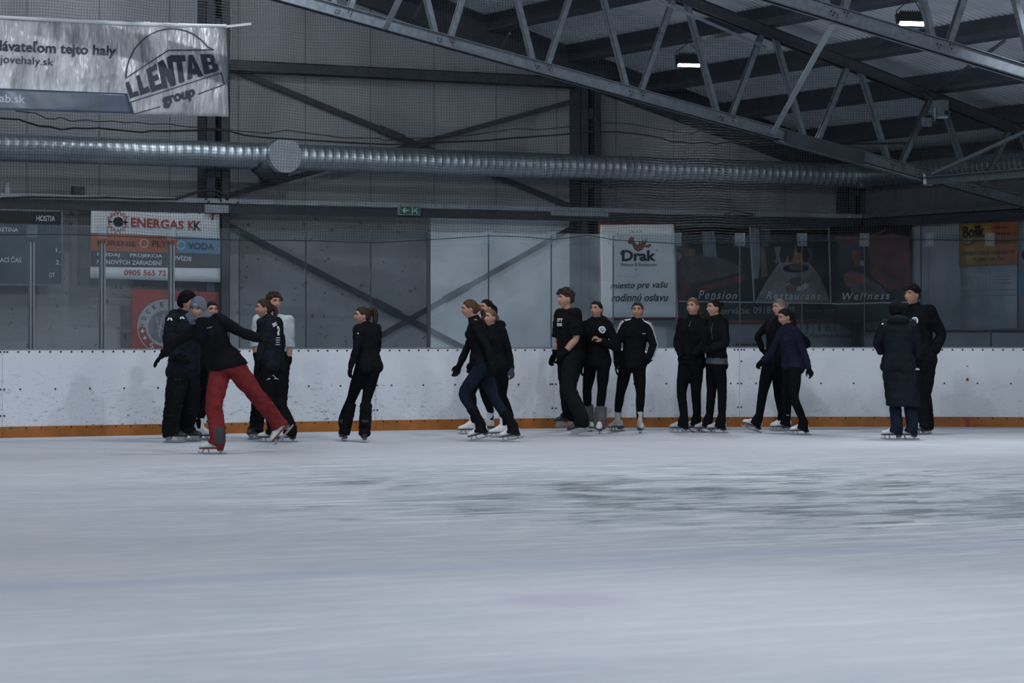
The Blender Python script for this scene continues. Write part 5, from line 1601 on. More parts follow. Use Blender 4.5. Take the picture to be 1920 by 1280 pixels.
    for k in 'LR':
        high_ = bool(bottom and bottom['style'] == 'leggings' and not (cuff and cuff['shape'] == 'flare'))
        v.tube(legp(k) if high_ else [hip[k], hip[k] * .5 + knee[k] * .5, knee[k], knee[k] * .5 + anks[k] * .5, anks[k]], [r * s * .92 for r in legr] if high_ else [r * s * .86 for r in (legr[0], legr[1], legr[2], .05, .036)]); v.tube(armp(k), [r * s for r in armr])
        v.tube([tf(.93)[0], sh[k]], [.060 * s, .05 * s])
        gp, f, left, up = feet[k]
        q = lambda x, z: gp + f * (x * fs) + up * (z * fs)
        v.tube([q(-.08, .10), q(-.03, .105), q(.04, .090), q(.10, .082)], [.028 * fs, .030 * fs, .026 * fs, .018 * fs])
        if gloves is None or gloves.get(k) is None if isinstance(gloves, dict) else gloves is None:
            hand_vol(v, wri[k], hdir[k], lat * (1 if k == 'L' else -1), fN if abs(np.dot(hdir[k] / np.linalg.norm(hdir[k]), fN)) < .8 else V_, s * 1.0, arms[k].get('curl', .5))
        else:
            dn = hdir[k] / np.linalg.norm(hdir[k]); v.tube([wri[k], wri[k] + dn * .03 * s], [.022 * s, .018 * s])
    me = v.fuse('body', .0075 * s, 2)
    body = link('body', me, M['skin'], root, True)
    A.body = body
    # face
    for sg in (-1, 1):
        b = Vol(); b.ell(T(np.array((sg * .031, .0655, .0105)) * hs), (.0150 * hs, .0112 * hs, .0095 * hs), (lH, fH, uH), 12, 8)
        mb = MB(); mb.v = b.v; mb.f = b.f; mb.mi = [0] * len(b.f)
        i_ = Vol(); i_.ell(T(np.array((sg * .031, .0735, .0105)) * hs), (.0082 * hs, .0034 * hs, .0084 * hs), (lH, fH, uH), 10, 6)
        mb.add(i_.v, i_.f, 1)
        lid = Vol(); lid.tube([T(np.array((sg * x, y2, z)) * hs) for x, y2, z in ((.015, .0735, .013), (.023, .0765, .0195), (.033, .0755, .0215), (.043, .0690, .0175), (.050, .0630, .012))], [.0018 * hs, .0030 * hs, .0032 * hs, .0030 * hs, .0018 * hs], 6)
        mb.add(lid.v, lid.f, 1)
        mb.build('eye', [M['eye_white'], M['iris']], body, True)
        b = Vol(); y_ = lambda x: head_point(math.pi / 2 - .30, math.pi / 2 - math.copysign(abs(x) / .085, x))[1] + .002
        b.tube([T(np.array((sg * x, y_(x), z)) * hs) for x, z in ((.014, .030), (.030, .035), (.050, .029))], [.0042 * hs, .0048 * hs, .0028 * hs], 6)
        mb = MB(); mb.v = b.v; mb.f = b.f; mb.mi = [0] * len(b.f)
        mb.build('eyebrow', M['hair_' + (hair[1] if hair and hair[1] != 'blonde' else 'midbrown')], body, True)
    b = Vol(); b.tube([T(np.array((x, .0825 - abs(x) * .38, -.056)) * hs) for x in (-.022, -.009, 0, .009, .022)], [.0025 * hs, .0058 * hs, .0062 * hs, .0058 * hs, .0025 * hs], 8)
    mb = MB(); mb.v = b.v; mb.f = b.f; mb.mi = [0] * len(b.f); mb.build('lips', M['lips'], body, True)
    # hair
    if hair and hair[0] != 'none':
        st, colr = hair[0], hair[1]; v = Vol()
        h_ = lambda *p: T(np.array(p) * hs)
        if st in ('ponytail', 'bun', 'highpony', 'curlpony', 'braid'):
            hair_cap(v, T, hs, .012, front=.066, side=.005, back=-.075)
        if st == 'ponytail':
            v.ell(h_(0, -.108, .025), (.026 * hs,) * 3); v.tube([h_(0, -.105, .025), h_(.0, -.145, .0), h_(.0, -.150, -.06), h_(.01, -.135, -.13), h_(.01, -.125, -.19)], [.020 * hs, .028 * hs, .030 * hs, .024 * hs, .008 * hs])
        if st == 'highpony':
            v.ell(h_(0, -.095, .075), (.028 * hs,) * 3); v.tube([h_(0, -.09, .075), h_(.0, -.135, .085), h_(.0, -.165, .03), h_(.005, -.165, -.06), h_(.005, -.150, -.135)], [.024 * hs, .034 * hs, .042 * hs, .036 * hs, .010 * hs])
        if st == 'bun':
            v.ell(h_(0, -.112, .045), (.040 * hs, .034 * hs, .038 * hs), (lH, fH, uH)); v.ell(h_(.012, -.125, .055), (.022 * hs,) * 3); v.ell(h_(-.014, -.122, .036), (.022 * hs,) * 3)
        if st == 'braid':
            pts = [h_(0, -.100, .0), h_(0, -.118, -.05), h_(.015, -.112, -.11), h_(.02, -.098, -.17), h_(.02, -.09, -.22)]
            v.tube(pts, [.024 * hs, .022 * hs, .020 * hs, .016 * hs, .008 * hs])
        if st == 'curlpony':
            v.ell(h_(0, -.108, .015), (.028 * hs,) * 3); r_ = random.Random(5)
            for i in range(26):
                t_ = i / 25; v.ell(h_(r_.uniform(-.022, .022), -.125 - .03 * math.sin(t_ * 3) + r_.uniform(-.018, .018), .0 - .20 * t_), (.020 * hs * (1.15 - .5 * t_),) * 3)
        if st in ('curly', 'mop', 'short'):
            hair_cap(v, T, hs, .014 if st != 'short' else .011, front=.055 if st != 'short' else .066, side=.015, back=-.055)
            r_ = random.Random(3); cnt = {'curly': 90, 'mop': 70, 'short': 0}[st]
            for i in range(cnt):
                th = math.acos(r_.uniform(.15 if st == 'curly' else .35, 1)); ph = r_.uniform(0, 2 * math.pi)
                p = head_point(th, ph, .018 if st == 'curly' else .022)
                if p[1] > .05 and p[2] < .062: continue
                v.ell(T(p * hs), (r_.uniform(.011, .020) * hs,) * 3)
        me = v.fuse('hair', .0065, 1)
        A.hair = link('hair', me, M['hair_' + colr], root, True)
    if hat:
        v = Vol(); hair_cap(v, T, hs, .020, front=hat.get('front', .035), side=hat.get('side', -.02), back=hat.get('back', -.06), n=60)
        for i in range(40):
            a = 2 * math.pi * i / 40; zz = hat.get('front', .035) if math.sin(a) > 0 else hat.get('side', -.02)
        me = v.fuse('beanie', .008, 2); A.hat = link('beanie', me, M[hat['mat']], root, True)
    # trousers
    if bottom:
        st, mt = bottom['style'], M[bottom['mat']]; v = Vol(); gr = {'leggings': .006, 'flare': .007, 'baggy': .026, 'straight': .014, 'ski': .030}[st]
        trunk(v, gr, -.17, bottom.get('t1', .22))
        for k in 'LR':
            high_ = st == 'leggings' and not (cuff and cuff['shape'] == 'flare')
            lr = legr if high_ else [legr[0], legr[1], legr[2], legr[3] - .002, .040]
            r = [(q + gr) * s for q in lr]; p = legp(k) if high_ else [hip[k] + (hip[k] - knee[k]) * .05, hip[k] * .5 + knee[k] * .5, knee[k], knee[k] * .55 + anks[k] * .45, anks[k]]; dn = anks[k] - knee[k]; dn /= np.linalg.norm(dn)
            gp, f, left, up = feet[k]
            if st == 'leggings': v.tube(p, r, flat=(False, True))
            elif st == 'flare':
                p = p[:4] + [knee[k] * .25 + anks[k] * .75, anks[k] + f * (.014 * s) + up * (.01 * s), gp + up * (.072 * fs) - f * (.022 * fs)]
                v.tube(p, r[:3] + [.056 * s, .050 * s, .066 * s, .088 * s], flat=(False, True))
            elif st in ('baggy', 'straight', 'ski'):
                w2 = {'baggy': (.090, .086, .082), 'straight': (.076, .074, .074), 'ski': (.094, .092, .092)}[st]
                p = p[:2] + [knee[k], knee[k] * .5 + anks[k] * .5, anks[k] + up * .02 * s, gp + up * (bottom.get('drop', .085) * fs) - f * (.035 * fs)]
                v.tube(p, [r[0] + .004, r[1] + .004, w2[0] * s, w2[1] * s, w2[2] * s, (w2[2] + .014) * s], flat=(False, True))
                if st != 'straight':
                    r_ = random.Random(int(H * 100)); 
                    for i in range(5):
                        t_ = .15 + .17 * i; c_ = knee[k] * (1 - t_) + anks[k] * t_
                        v.ell(c_ + np.array((r_.uniform(-1, 1), r_.uniform(-1, 1), 0)) * .012, (w2[0] * s * 1.0, w2[0] * s * 1.0, .018 * s))
        me = v.fuse(bottom.get('name', 'trousers'), .0095, 3, {'leggings': .0012, 'flare': .0025, 'baggy': .007, 'straight': .0055, 'ski': .008}[st]); A.bottom = link(bottom.get('name', 'trousers'), me, mt, root, True)
    if cuff:
        for k in 'LR':
            gp, f, left, up = feet[k]; v = Vol()
            if cuff['shape'] == 'flare':
                v.tube([knee[k] * (1 - cuff['t']) + anks[k] * cuff['t'], knee[k] * .25 + anks[k] * .75, anks[k] + f * (.014 * s), gp + up * (.074 * fs) - f * (.028 * fs)], [cuff.get('r', .056) * s, .056 * s, .068 * s, .090 * s], flat=(True, True))
            else:
                e = anks[k] + up * (cuff.get('drop', -.01) * s); a_ = knee[k] * (1 - cuff['t']) + anks[k] * cuff['t']
                v.tube([a_, a_ * .5 + e * .5, e], [cuff['r'] * s, (cuff['r'] + .004) * s, (cuff['r'] - .004) * s], flat=(True, True))
                for i in range(6):
                    t_ = .08 + .17 * i; v.ell(a_ * (1 - t_) + e * t_, ((cuff['r'] + .009) * s, (cuff['r'] + .009) * s, .014 * s))
            me = v.fuse('leg_cuff', .009, 2, .003); link('leg_cuff', me, M[cuff['mat']], root, True)
    if band:
        v = Vol(); trunk(v, band[3], band[1], band[2]); me = v.fuse('shirt_hem', .0095, 2); link('shirt_hem', me, M[band[0]], root, True)
    # upper garment
    if top:
        v = Vol(); gr = top.get('grow', .014); sg_ = top.get('sleeve_grow', gr * .75)
        trunk(v, gr, top.get('t0', -.06), 1.0, top.get('hem', 0.0), top.get('gw', 1.0))
        col = top.get('collar', .048)
        nt_ = T(np.array((0, -.02, -.085)) * hs)
        v.tube([Nk - su * .055 * s, Nk + (nt_ - Nk) * min(1, col / .06)], [(.082 + gr * .6) * s, (.058 + gr * .6) * s], flat=(False, True))
        for k in 'LR':
            p = armp(k); r = [(q + sg_) * s for q in armr]
            v.tube([tf(.92)[0], sh[k]], [.066 * s, r[0]])
            if sleeves == 'long':
                r2 = r[:4] + [r[4] + .002]
                v.tube(p, r2, flat=(False, True))
            elif sleeves == 'short': v.tube([p[0], p[1], p[1] * .25 + p[2] * .75], [r[0], r[1] + .010 * s, r[1] + .014 * s], flat=(False, True))
            elif sleeves == 'elbow': v.tube([p[0], p[1], p[2], p[2] * .55 + p[3] * .45], [r[0], r[1] + .004, r[2] + .012, r[2] + .014], flat=(False, True))
        if top.get('puffy'):
            for t in np.arange(top['t0'] + .04, .9, .15):
                c_, lat_, f_ = tf(t); 
        if top.get('skirt'):
            # long coat below the hips
            zb = top['skirt']; rings = []
            c_, lat_, f_ = tf(-.02)
            for i in range(9):
                t_ = i / 8; z = c_[2] * (1 - t_) + zb * t_
                cc = np.array((c_[0], c_[1], z)) + (anks['L'] * .5 + anks['R'] * .5 - c_) * np.array((1, 1, 0)) * t_ * .8
                pw = (.20 + .012 * t_ + .008 * math.sin(i * math.pi)) * s; pd = (.145 + .02 * t_) * s
                rings.append([cc + lat_ * pw * math.cos(a) + f_ * pd * math.sin(a) for a in [2 * math.pi * j / 24 for j in range(24)]])
            v.rings(rings[::-1])
        me = v.fuse(top.get('name', 'jacket'), .0095, 3, top.get('wrinkle', .0055), top.get('quilt', 0)); A.top = link(top.get('name', 'jacket'), me, M[top['mat']], root, True)
        if top.get('scarf'):
            v = Vol(); cc = Nk * .55 + nt_ * .45
            for i in range(3):
                ctr = Nk + (nt_ - Nk) * (.45 + .40 * i); rr = (.086 - .005 * i) * s
                v.tube([ctr + lat * math.cos(a) * rr + f * math.sin(a) * rr + fH * .030 for a in np.linspace(0, 2 * math.pi, 13)], [.030 * s] * 13, 8, sub=1)
            me = v.fuse('neck_warmer', .008, 2); link('neck_warmer', me, M[top['scarf']], root, True)
        if top.get('hood'):
            v = Vol(); c_, lat_, f_ = tf(.97)
            v.tube([c_ + lat_ * .10 * s + f_ * .02 * s, c_ + lat_ * .075 * s - f_ * .075 * s + V_ * .02, c_ - f_ * .11 * s + V_ * .03, c_ - lat_ * .075 * s - f_ * .075 * s + V_ * .02, c_ - lat_ * .10 * s + f_ * .02 * s], [.045 * s, .055 * s, .062 * s, .055 * s, .045 * s])
            me = v.fuse('hood', .009, 3); link('hood', me, M[top['mat']], root, True)
    # gloves
    for k in 'LR':
        gm = gloves.get(k) if isinstance(gloves, dict) else gloves
        if gm is None: continue
        v = Vol(); dn = hdir[k] / np.linalg.norm(hdir[k])
        th_ = fN if abs(np.dot(dn, fN)) < .8 else V_
        hand_vol(v, wri[k], hdir[k], lat * (1 if k == 'L' else -1), th_, s, arms[k].get('curl', .5), 1.16)
        v.tube([wri[k] * .8 + elb[k] * .2, wri[k], wri[k] + dn * .03 * s], [(armr[4] + .013) * s, (armr[4] + .010) * s, .030 * s])
        me = v.fuse('glove', .0062, 1); link('glove', me, M['c_glove'] if gm == 'black' else M['c_gloveg'], root, True)
    # skates
    for k in 'LR':
        gp, f, left, up = feet[k]
        mt = Matrix((( f[0], left[0], up[0], gp[0]), (f[1], left[1], up[1], gp[1]), (f[2], left[2], up[2], gp[2]), (0, 0, 0, 1)))
        skate(root, mt, skates[0 if k == 'L' else 1], fs, sole, bool(bottom and bottom['style'] == 'leggings' and not (cuff and cuff['shape'] == 'flare')))
    A.feet = feet
    return A

# ---------------------------------------------------------------- prints and trims lying on the clothes
def bvh_of(o):
    me = o.data; return BVHTree.FromPolygons([tuple(v.co) for v in me.vertices], [tuple(p.vertices) for p in me.polygons])
def stick(o, pts2d_faces, u, v, scale, mt, name, roll=0.0, lift=.003, label=None):
    """press a flat shape (in metres around its centre) onto garment o where the picture point u, v meets it"""
    bv = bvh_of(o)
    d = ray(u, v).normalized(); hit, n, i, dist = bv.ray_cast(CAMP, d)
    if hit is None: return None
    # average the normal of the neighbourhood
    nn = Vector(n)
    for (du, dv) in ((3, 0), (-3, 0), (0, 3), (0, -3)):
        h2 = bv.ray_cast(CAMP, ray(u + du, v + dv).normalized())
        if h2[0] is not None and (h2[0] - hit).length < .1: nn += h2[1]
    nn.normalize()
    if nn.dot(d) > 0: nn = -nn
    right = UPV.cross(nn); right = right.normalized() if right.length > 1e-4 else RGT.copy()
    upn = nn.cross(right)
    c, s_ = math.cos(roll), math.sin(roll)
    verts, faces = pts2d_faces; out = []
    for (x, y) in verts:
        x, y = x * scale, y * scale; x, y = x * c - y * s_, x * s_ + y * c
        p = hit + right * x + upn * y
        h2 = bv.ray_cast(p + nn * .15, -nn)
        q = h2[0] if h2[0] is not None and (h2[0] - p).length < .12 else p
        out.append(q + nn * lift)
    b = MB(); b.add(out, faces)
    ob = b.build(name, mt, o)
    if label: ob['label'] = label
    return ob
def disc(r0, r1, n=22):
    v = []; f = []
    for k in range(n):
        a = 2 * math.pi * k / n
        v += [(r0 * math.cos(a), r0 * math.sin(a)), (r1 * math.cos(a), r1 * math.sin(a))]
    for k in range(n):
        a = 2 * k; c = (2 * k + 2) % (2 * n)
        f.append((a, a + 1, c + 1, c))
    if r0 == 0:
        v = [(0, 0)] + [(r1 * math.cos(2 * math.pi * k / n), r1 * math.sin(2 * math.pi * k / n)) for k in range(n)]; f = [(0, k + 1, (k + 1) % n + 1) for k in range(n)]
    return v, f
def words2d(s, w, bold=.01, shear=0):
    V, Fc = text_raw(s, shear, bold); lo, hi = V.min(0), V.max(0); k = w / (hi[0] - lo[0])
    return [((p[0] - (lo[0] + hi[0]) / 2) * k, (p[1] - (lo[1] + hi[1]) / 2) * k) for p in V], Fc
def bar2d(w, h, nx=1, ny=1):
    v = [(-w / 2 + w * i / nx, -h / 2 + h * j / ny) for j in range(ny + 1) for i in range(nx + 1)]
    return v, [(j * (nx + 1) + i, j * (nx + 1) + i + 1, (j + 1) * (nx + 1) + i + 1, (j + 1) * (nx + 1) + i) for j in range(ny) for i in range(nx)]
def badge(o, u, v):
    stick(o, disc(.030, .047), u, v, 1, M['white_print'], 'badge', lift=.004, label='round white club badge')
    stick(o, disc(0, .031), u, v, 1, M['badge_blue'], 'badge', lift=.003)
    stick(o, ([(-.016, -.012), (-.004, -.014), (.0, .002), (.006, -.012), (.016, -.010), (.010, .008), (.014, .018), (.0, .014), (-.012, .018), (-.008, .004)], [tuple(range(10))]), u, v, 1, M['white_print'], 'badge_emblem', lift=.006)
M['badge_blue'] = mat('badge_blue', (0.12, 0.17, 0.25), 0.6)
def stripe(o, pts, r, mt, name='stripe'):
    """a thin band along 3-D points, pressed on the garment"""
    bv = bvh_of(o); q = []
    for p, ax in pts:
        p, ax = Vector(p), Vector(ax); d = (ax - p).normalized(); h = bv.ray_cast(p, d)
        if h[0] is None: continue
        q.append(h[0] - d * .003)
    if len(q) < 3: return None
    b = MB()
    vs = []
    for i, p in enumerate(q):
        t = (q[min(i + 1, len(q) - 1)] - q[max(i - 1, 0)]).normalized(); n = bv.find_nearest(p)[1]; s = t.cross(n).normalized() * r
        vs += [p - s, p + s]
    b.add(vs, [(2 * i, 2 * i + 1, 2 * i + 3, 2 * i + 2) for i in range(len(q) - 1)])
    return b.build(name, mt, o)
# ---------------------------------------------------------------- the skaters
def leg(x, y, **k): return dict(foot=(x, y), **k)
def arm(e, w, h, **k): return dict(elbow=e if len(e) == 3 else (*e, 0), wrist=w if len(w) == 3 else (*w, 0), hand=h if len(h) == 3 else (*h, 0), **k)
BK = 'c_black'
# man in the padded jacket
p = person('man in black padded jacket, ski trousers and black beanie, seen from the side', 1.74, (352, 565), (343, 591), (345, 693), 60, 60, 72,
    dict(R=leg(329, 830, yaw=75, knee=(325, 757)), L=leg(357, 828, yaw=70, knee=(358, 757))),
    dict(R=arm((317, 642), (332, 668, .10), (345, 677, .03)), L=arm((362, 642), (366, 672), (371, 690))), sex='m', width=1.06,
    top=dict(mat='c_padded', grow=.040, t0=-.17, hood=True, name='padded_jacket', collar=.05, quilt=.006, wrinkle=.006), bottom=dict(style='ski', mat=BK), skates=('hockey', 'hockey'), hair=('short', 'dark'), hat=dict(mat=BK, front=.03, side=-.02, back=-.07))
kap = ([(-.034, -.016), (-.020, .016), (-.008, .018), (.0, -.002), (.008, .018), (.020, .016), (.034, -.016), (.014, -.016), (.008, -.004), (-.008, -.004), (-.014, -.016)], [(0, 1, 2, 3, 9, 10), (3, 4, 5, 6, 7, 8)])
for (u, v) in ((318.5, 598), (341, 596)): stick(p.top, kap, u, v, 1.0, M['white_print'], 'chest_logo', lift=.004)
stick(p.bottom, bar2d(.055, .006), 333, 711, 1, M['c_midgrey'], 'pocket_zip', lift=.004)
# skater in red trousers
p = person('skater in brick red trousers and grey beanie gliding with one leg stretched back', 1.66, (372, 577), (383, 601), (425, 686), -15, -30, -18,
    dict(R=leg(398, 851.5, yaw=-88, knee=(401, 757), kf=.3), L=leg(534, 817, gy=847, yaw=-78, pitch=48, knee=(478, 737), kf=.05)),
    dict(L=arm((453, 623), (487, 635), (514, 644, -.01), curl=.25), R=arm((326, 643), (306, 664), (287, 684), curl=.25)), hpitch=18, hroll=-6, width=1.05,
    top=dict(mat='c_black2', grow=.026, t0=-.05, hem=.030, name='fleece_jacket', scarf='c_midgrey', collar=.05), bottom=dict(style='baggy', mat='c_red', t1=.04, drop=.10), skates=('white', 'white'), sole='sole_red', hair=('short', 'brown'), hat=dict(mat='c_midgrey', front=.030, side=-.03, back=-.08))
stick(p.hat, bar2d(.034, .040), 366, 573, 1, M['white_print'], 'hat_label', lift=.004)
stick(p.hat, words2d('86', .018), 366, 573, 1, M['c_midgrey'], 'hat_mark', lift=.006) if False else None
stick(p.top, bar2d(.060, .011), 393, 614, 1, M['c_midgrey'], 'chest_logo', roll=.25, lift=.004)
stick(p.bottom, bar2d(.115, .17, 4, 5), 413, 817, 1, M['c_patch'], 'hem_patch', roll=-.05, lift=.004)
stick(p.bottom, bar2d(.008, .055), 529, 771, 1, M['c_midgrey'], 'leg_logo', roll=.5, lift=.004)
# person hidden behind those two
person('person in black half hidden behind the skater in red trousers', 1.55, (397, 582), (392, 605), (388, 688), 40, 40, 25,
    dict(R=leg(373, 824, yaw=65), L=leg(384, 825.5, yaw=70)), dict(R=arm((372, 645), (378, 680), (380, 695)), L=arm((408, 645), (404, 680), (404, 695))),
    top=dict(mat=BK), bottom=dict(style='leggings', mat='c_pants'), hair=('ponytail', 'dark'))
# woman with white writing on the back
p = person('woman in black jacket with white writing down its back, looking left', 1.59, (494, 578), (505, 595), (509, 682), -128, -120, -72,
    dict(L=leg(504, 829, yaw=-100, knee=(503, 752)), R=leg(536, 829, yaw=-95, knee=(524, 752))),
    dict(L=arm((493, 641), (485, 676), (480, 694)), R=arm((528, 645), (521, 676, -.12), (517, 690, -.02))),
    top=dict(mat='c_padded', t0=-.08, grow=.017), bottom=dict(style='straight', mat=BK), hair=('ponytail', 'brown'))
stick(p.top, words2d('SKI', .075, .03), 515, 608, 1, M['white_print'], 'back_writing', roll=.35, lift=.004)
stick(p.top, ([(-.02, .05), (.015, .055), (.03, .02), (.02, -.02), (.03, -.05), (-.005, -.055), (-.02, -.02), (.0, .0)], [tuple(range(8))]), 521, 620, 1, M['white_print'], 'back_emblem', lift=.004)
for i, w in enumerate((.085, .09, .075, .085)): stick(p.top, bar2d(w, .008, 3), 521, 633 + i * 4.3, 1, M['white_print'], 'back_writing', lift=.004)
stick(p.bottom, ([(-.11, -.03), (-.05, -.012), (0, .03), (.05, -.008), (.115, -.03), (.04, -.02), (-.04, -.022)], [tuple(range(7))]), 512, 707, 1, M['c_grey'], 'shirt_hem', lift=.006)
# man behind in the grey shirt
person('curly haired man in pale grey shirt with pushed-up sleeves', 1.68, (514, 567), (513, 592), (511, 676), 5, 10, 35,
    dict(R=leg(476, 824, yaw=-25, knee=(487, 748)), L=leg(522, 823, yaw=15, knee=(524, 750))),
    dict(L=arm((542, 645), (541, 678, .02), (537, 704), curl=.4), R=arm((479, 645), (481, 668), (478, 690), curl=.4)), sex='m', sleeves='elbow',
    top=dict(mat='c_grey', t0=-.10, name='shirt', collar=.01, grow=.016), bottom=dict(style='baggy', mat=BK), skates=('hockey', 'hockey'), hair=('curly', 'midbrown'))
# ponytailed skater alone
p = person('woman all in black with a high dark ponytail, standing alone with her back turned', 1.55, (679, 592), (688, 608), (691, 684), -142, -145, -75,
    dict(L=leg(645, 827, yaw=-165, knee=(659, 748), roll=-8), R=leg(683, 829, yaw=-175, knee=(687, 750))),
    dict(L=arm((669, 651, .03), (658, 686, .04), (655, 703)), R=arm((708, 650), (700, 678, -.16), (692, 688, -.05))),
    top=dict(mat=BK, t0=-.14, grow=.012), bottom=dict(style='leggings', mat='c_pants'), skates=('black', 'black'), hair=('highpony', 'brown'), cuff=dict(shape='warmer', mat='c_black', t=.12, r=.073, drop=-.06))
stick(p.top, bar2d(.012, .016), 671, 625, 1, M['white_print'], 'sleeve_mark', lift=.004)
# the three gliding left
person('dark haired woman in black, hidden behind the two blonde skaters', 1.57, (912, 577), (914, 599), (903, 682), -80, -80, -55,
    dict(L=leg(878, 814, yaw=-75, knee=(884, 735)), R=leg(911, 809, yaw=-70, knee=(908, 735))),
    dict(L=arm((912, 650), (905, 680, .1), (902, 695)), R=arm((890, 650), (885, 680), (880, 695))),
    top=dict(mat=BK), bottom=dict(style='leggings', mat='c_pants'), hair=('ponytail', 'dark'))
person('blonde girl in black with a grey glove, following close behind the leading skater', 1.49, (919, 595), (926, 612), (935, 688), -45, -50, -42,
    dict(L=leg(950, 819, yaw=-50, knee=(942, 742)), R=leg(935, 820, yaw=-75, knee=(930, 742))),
    dict(L=arm((955, 664), (960, 695), (961, 714), curl=.7), R=arm((906, 655), (904, 685, .1), (902, 700))),
    top=dict(mat=BK, hood=True), bottom=dict(style='leggings', mat='c_pants'), hair=('ponytail', 'blonde'), gloves={'L': 'grey', 'R': 'black'})
person('blonde skater in navy leggings with black flared cuffs, knee bent', 1.61, (881, 579), (891, 599), (903, 686), -98, -92, -86,
    dict(L=leg(900, 823, gy=827.5, yaw=-90, pitch=14, knee=(869, 738), kf=.3), R=leg(959, 825, gy=828, yaw=-88, pitch=10, knee=(930, 752), kf=.2)),
    dict(L=arm((915, 652, .04), (922, 684, .06), (924, 699)), R=arm((874, 656), (860, 688), (852, 706))), hpitch=8,
    top=dict(mat=BK, t0=-.05, grow=.011), bottom=dict(style='leggings', mat='c_navy'), hair=('curlpony', 'reddish'), cuff=dict(shape='flare', mat='c_black', t=.42, r=.067))
# boy in the t-shirt
p = person('tall boy in black t-shirt, baggy black trousers and black gloves stepping left', 1.73, (1060, 560), (1064, 581), (1068, 664), -58, -65, -65,
    dict(L=leg(1088, 812, gy=818, yaw=-82, pitch=15, knee=(1067, 728), kf=.3), R=leg(1058, 800, gy=807, yaw=-72, knee=(1063, 726))),
    dict(L=arm((1080, 634), (1056, 664, .06), (1044, 686, .02), curl=.6), R=arm((1047, 638), (1041, 664), (1030, 684), curl=.5)), sex='m', sleeves='short',
    top=dict(mat=BK, t0=-.10, grow=.026, hem=.012, name='t_shirt', collar=.01, wrinkle=.008), bottom=dict(style='baggy', mat=BK), skates=('hockey', 'hockey'), hair=('mop', 'midbrown'))
stick(p.top, words2d("ST'Y", .11, .05), 1050, 600, 1, M['white_print'], 'chest_writing', lift=.005)
stick(p.top, words2d('EDIK', .11, .05), 1050, 608.5, 1, M['white_print'], 'chest_writing', lift=.005)
# girl with the badge
p = person('dark haired girl with round badge, bare hand at chest and grey leg warmers', 1.59, (1118, 580), (1119, 601), (1120, 677), -20, -12, -30,
    dict(R=leg(1105, 809, yaw=20, knee=(1101, 730)), L=leg(1124, 813, yaw=-5, knee=(1129, 731))),
    dict(R=arm((1090, 650), (1090, 684, .03), (1089, 699, .01)), L=arm((1158, 652), (1127, 638, .20), (1115, 631, .04), curl=.9)),
    top=dict(mat=BK, t0=-.10, grow=.022, hood=True), bottom=dict(style='leggings', mat='c_pants'), hair=('braid', 'dark'), gloves={'R': 'black', 'L': None}, cuff=dict(shape='warmer', mat='c_warmer', t=.52, r=.079, drop=-.085))
badge(p.top, 1129, 618)
# striped sleeves
p = person('woman facing us in black top with three white stripes down each sleeve', 1.59, (1195, 582), (1194, 602), (1186, 684), -4, -8, -10,
    dict(R=leg(1157, 809, yaw=-45, knee=(1163, 738), roll=10), L=leg(1201, 812, yaw=5, knee=(1201, 736))),
    dict(R=arm((1157, 643), (1156, 680, .02), (1154, 701), curl=.3), L=arm((1226, 646), (1216, 675, .03), (1208, 690, .03))),
    top=dict(mat=BK, t0=-.08, grow=.026, sleeve_grow=.022), bottom=dict(style='leggings', mat='c_pants'), skates=('grey', 'grey'), hair=('bun', 'brown'))
for k in 'LR':
    sg = 1 if k == 'L' else -1
    c_, lat_, f_ = p.tf(.9)
    nk = p.tf(.98)[0] + lat_ * sg * .07
    for j in (-1, 0, 1):
        pts = []
        for t in np.linspace(0, 1, 18):
            if t < .22: a = t / .22; q = nk * (1 - a) + p.sh[k] * a
            elif t < .6: a = (t - .22) / .38; q = p.sh[k] * (1 - a) + p.elb[k] * a
            else: a = (t - .6) / .4; q = p.elb[k] * (1 - a) + p.wri[k] * a * .97 + p.elb[k] * a * .03
            a = min(1, t / .30)
            out_ = V_ * (1 - a) + lat_ * (sg * a) + f_ * (.55 + .30 * j)
            out_ = out_ / np.linalg.norm(out_)
            pts.append((q + out_ * .16, q))
        stripe(p.top, pts, .0052, M['white_print'])
stick(p.top, words2d('adidas', .055, .02), 1207, 625, 1, M['white_print'], 'chest_logo', lift=.005)
# the pair
p = person('blonde woman in half-zip black top with hands together in front', 1.66, (1299, 575), (1300, 595), (1296, 677), -32, -38, -35,
    dict(R=leg(1275, 811, yaw=-76, knee=(1278, 736)), L=leg(1299, 810, yaw=-76, knee=(1305, 736))),
    dict(L=arm((1322, 641), (1299, 667, .16), (1287, 673, .03), curl=.8), R=arm((1270, 643), (1279, 668, .14), (1291, 676), curl=.8)),
    top=dict(mat=BK, t0=-.06, grow=.024), bottom=dict(style='flare', mat='c_pants'), skates=('grey', 'grey'), hair=('ponytail', 'blonde'))
stick(p.top, bar2d(.006, .085, 1, 4), 1294, 607, 1, M['c_midgrey'], 'zip', roll=-.12, lift=.005)
p = person('dark haired woman in black zip jacket over a grey shirt hem', 1.61, (1338, 577), (1347, 595), (1342, 680), -65, -68, -60,
    dict(L=leg(1345, 812, yaw=-82, knee=(1354, 734)), R=leg(1321, 811, yaw=-80, knee=(1334, 734))),
    dict(L=arm((1360, 643), (1333, 652, .08), (1320, 657), curl=.8), R=arm((1326, 640), (1322, 655), (1311, 661), curl=.8)),
    top=dict(mat='c_black2', t0=.10, grow=.022), bottom=dict(style='flare', mat='c_pants'), skates=('grey', 'grey'), hair=('bun', 'dark'), band=('c_band', -.03, .14, .020))
stick(p.top, bar2d(.005, .20, 1, 8), 1334, 620, 1, M['c_midgrey'], 'zip', lift=.005)
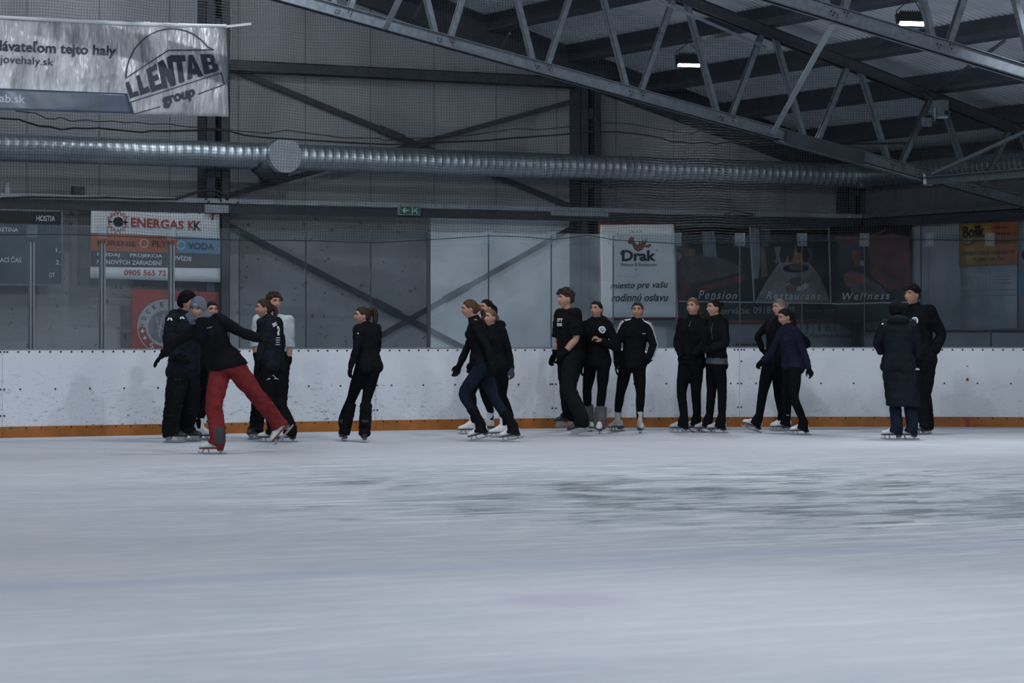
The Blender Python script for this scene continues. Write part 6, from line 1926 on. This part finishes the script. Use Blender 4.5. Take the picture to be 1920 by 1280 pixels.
# hands on hips and navy top
person('light haired person in black with hands on hips, behind the navy top', 1.63, (1461, 577), (1459, 598), (1452, 677), -50, -48, -60,
    dict(L=leg(1461, 808, yaw=-60, knee=(1459, 734)), R=leg(1408, 806, gy=811, yaw=-80, pitch=-17, knee=(1430, 738))),
    dict(R=arm((1421, 630), (1429, 655, -.02), (1438, 665, -.02), curl=.7), L=arm((1514, 643), (1492, 660), (1483, 668), curl=.7)),
    top=dict(mat=BK, grow=.010), bottom=dict(style='flare', mat='c_pants'), hair=('bun', 'ash'))
p = person('girl in navy top and flared black leggings looking down, dark ponytail', 1.53, (1471, 594), (1478, 612), (1485, 686), -62, -66, -62,
    dict(R=leg(1468, 807.5, gy=813, yaw=-86, pitch=2, knee=(1477, 741)), L=leg(1500, 815.5, yaw=-84, knee=(1489, 746))),
    dict(R=arm((1447, 661), (1430, 676), (1421, 686), curl=.8), L=arm((1509, 667), (1516, 690), (1523, 706), curl=.7)), hpitch=16,
    top=dict(mat='c_navytop', t0=-.06, grow=.019), bottom=dict(style='flare', mat='c_pants'), hair=('ponytail', 'dark'))
stick(p.bottom, bar2d(.035, .008), 1477, 778, 1, M['white_print'], 'leg_logo', roll=-.2, lift=.004)
# tall man and long coat
p = person('tall dark haired man in black jacket with round badge, facing the long coat', 1.78, (1709, 553), (1715, 576), (1727, 672), -32, -40, -45,
    dict(R=leg(1723, 815, yaw=-55, knee=(1721, 740)), L=leg(1733, 814, yaw=-45, knee=(1734, 740))),
    dict(L=arm((1765, 626), (1753, 660), (1743, 673), curl=.8), R=arm((1694, 632), (1702, 665, .1), (1708, 680), curl=.6)), sex='m',
    top=dict(mat=BK, t0=-.04, grow=.026, collar=.05), bottom=dict(style='straight', mat=BK, drop=.075), skates=('white', 'white'), hair=('mop', 'dark'))
badge(p.top, 1715, 601)
stick(p.bottom, ([(-.03, -.01), (.03, -.012), (.03, .004), (.01, .014), (-.01, .014), (-.03, .004)], [tuple(range(6))]), 1720, 692, 1, M['c_grey'], 'thigh_logo', lift=.004)
p = person('person in long navy black padded coat and black beanie with the back turned', 1.57, (1681, 580), (1685, 601), (1684, 688), 168, 168, 165,
    dict(L=leg(1673, 824, yaw=-108), R=leg(1702, 824, yaw=-112)),
    dict(L=arm((1647, 640), (1653, 660, -.16), (1662, 655, -.1)), R=arm((1717, 640), (1716, 665, -.16), (1708, 660, -.1))), width=1.08,
    top=dict(mat='c_padded', grow=.045, t0=-.06, skirt=.40, hood=True, name='long_coat', collar=.05, quilt=.008, wrinkle=.005), bottom=dict(style='straight', mat='c_navy', drop=.085), hair=('short', 'dark'), hat=dict(mat=BK, front=.03, side=-.03, back=-.085))
stick(p.top, bar2d(.020, .020), 1655, 607, 1, M['white_print'], 'sleeve_mark', lift=.005)
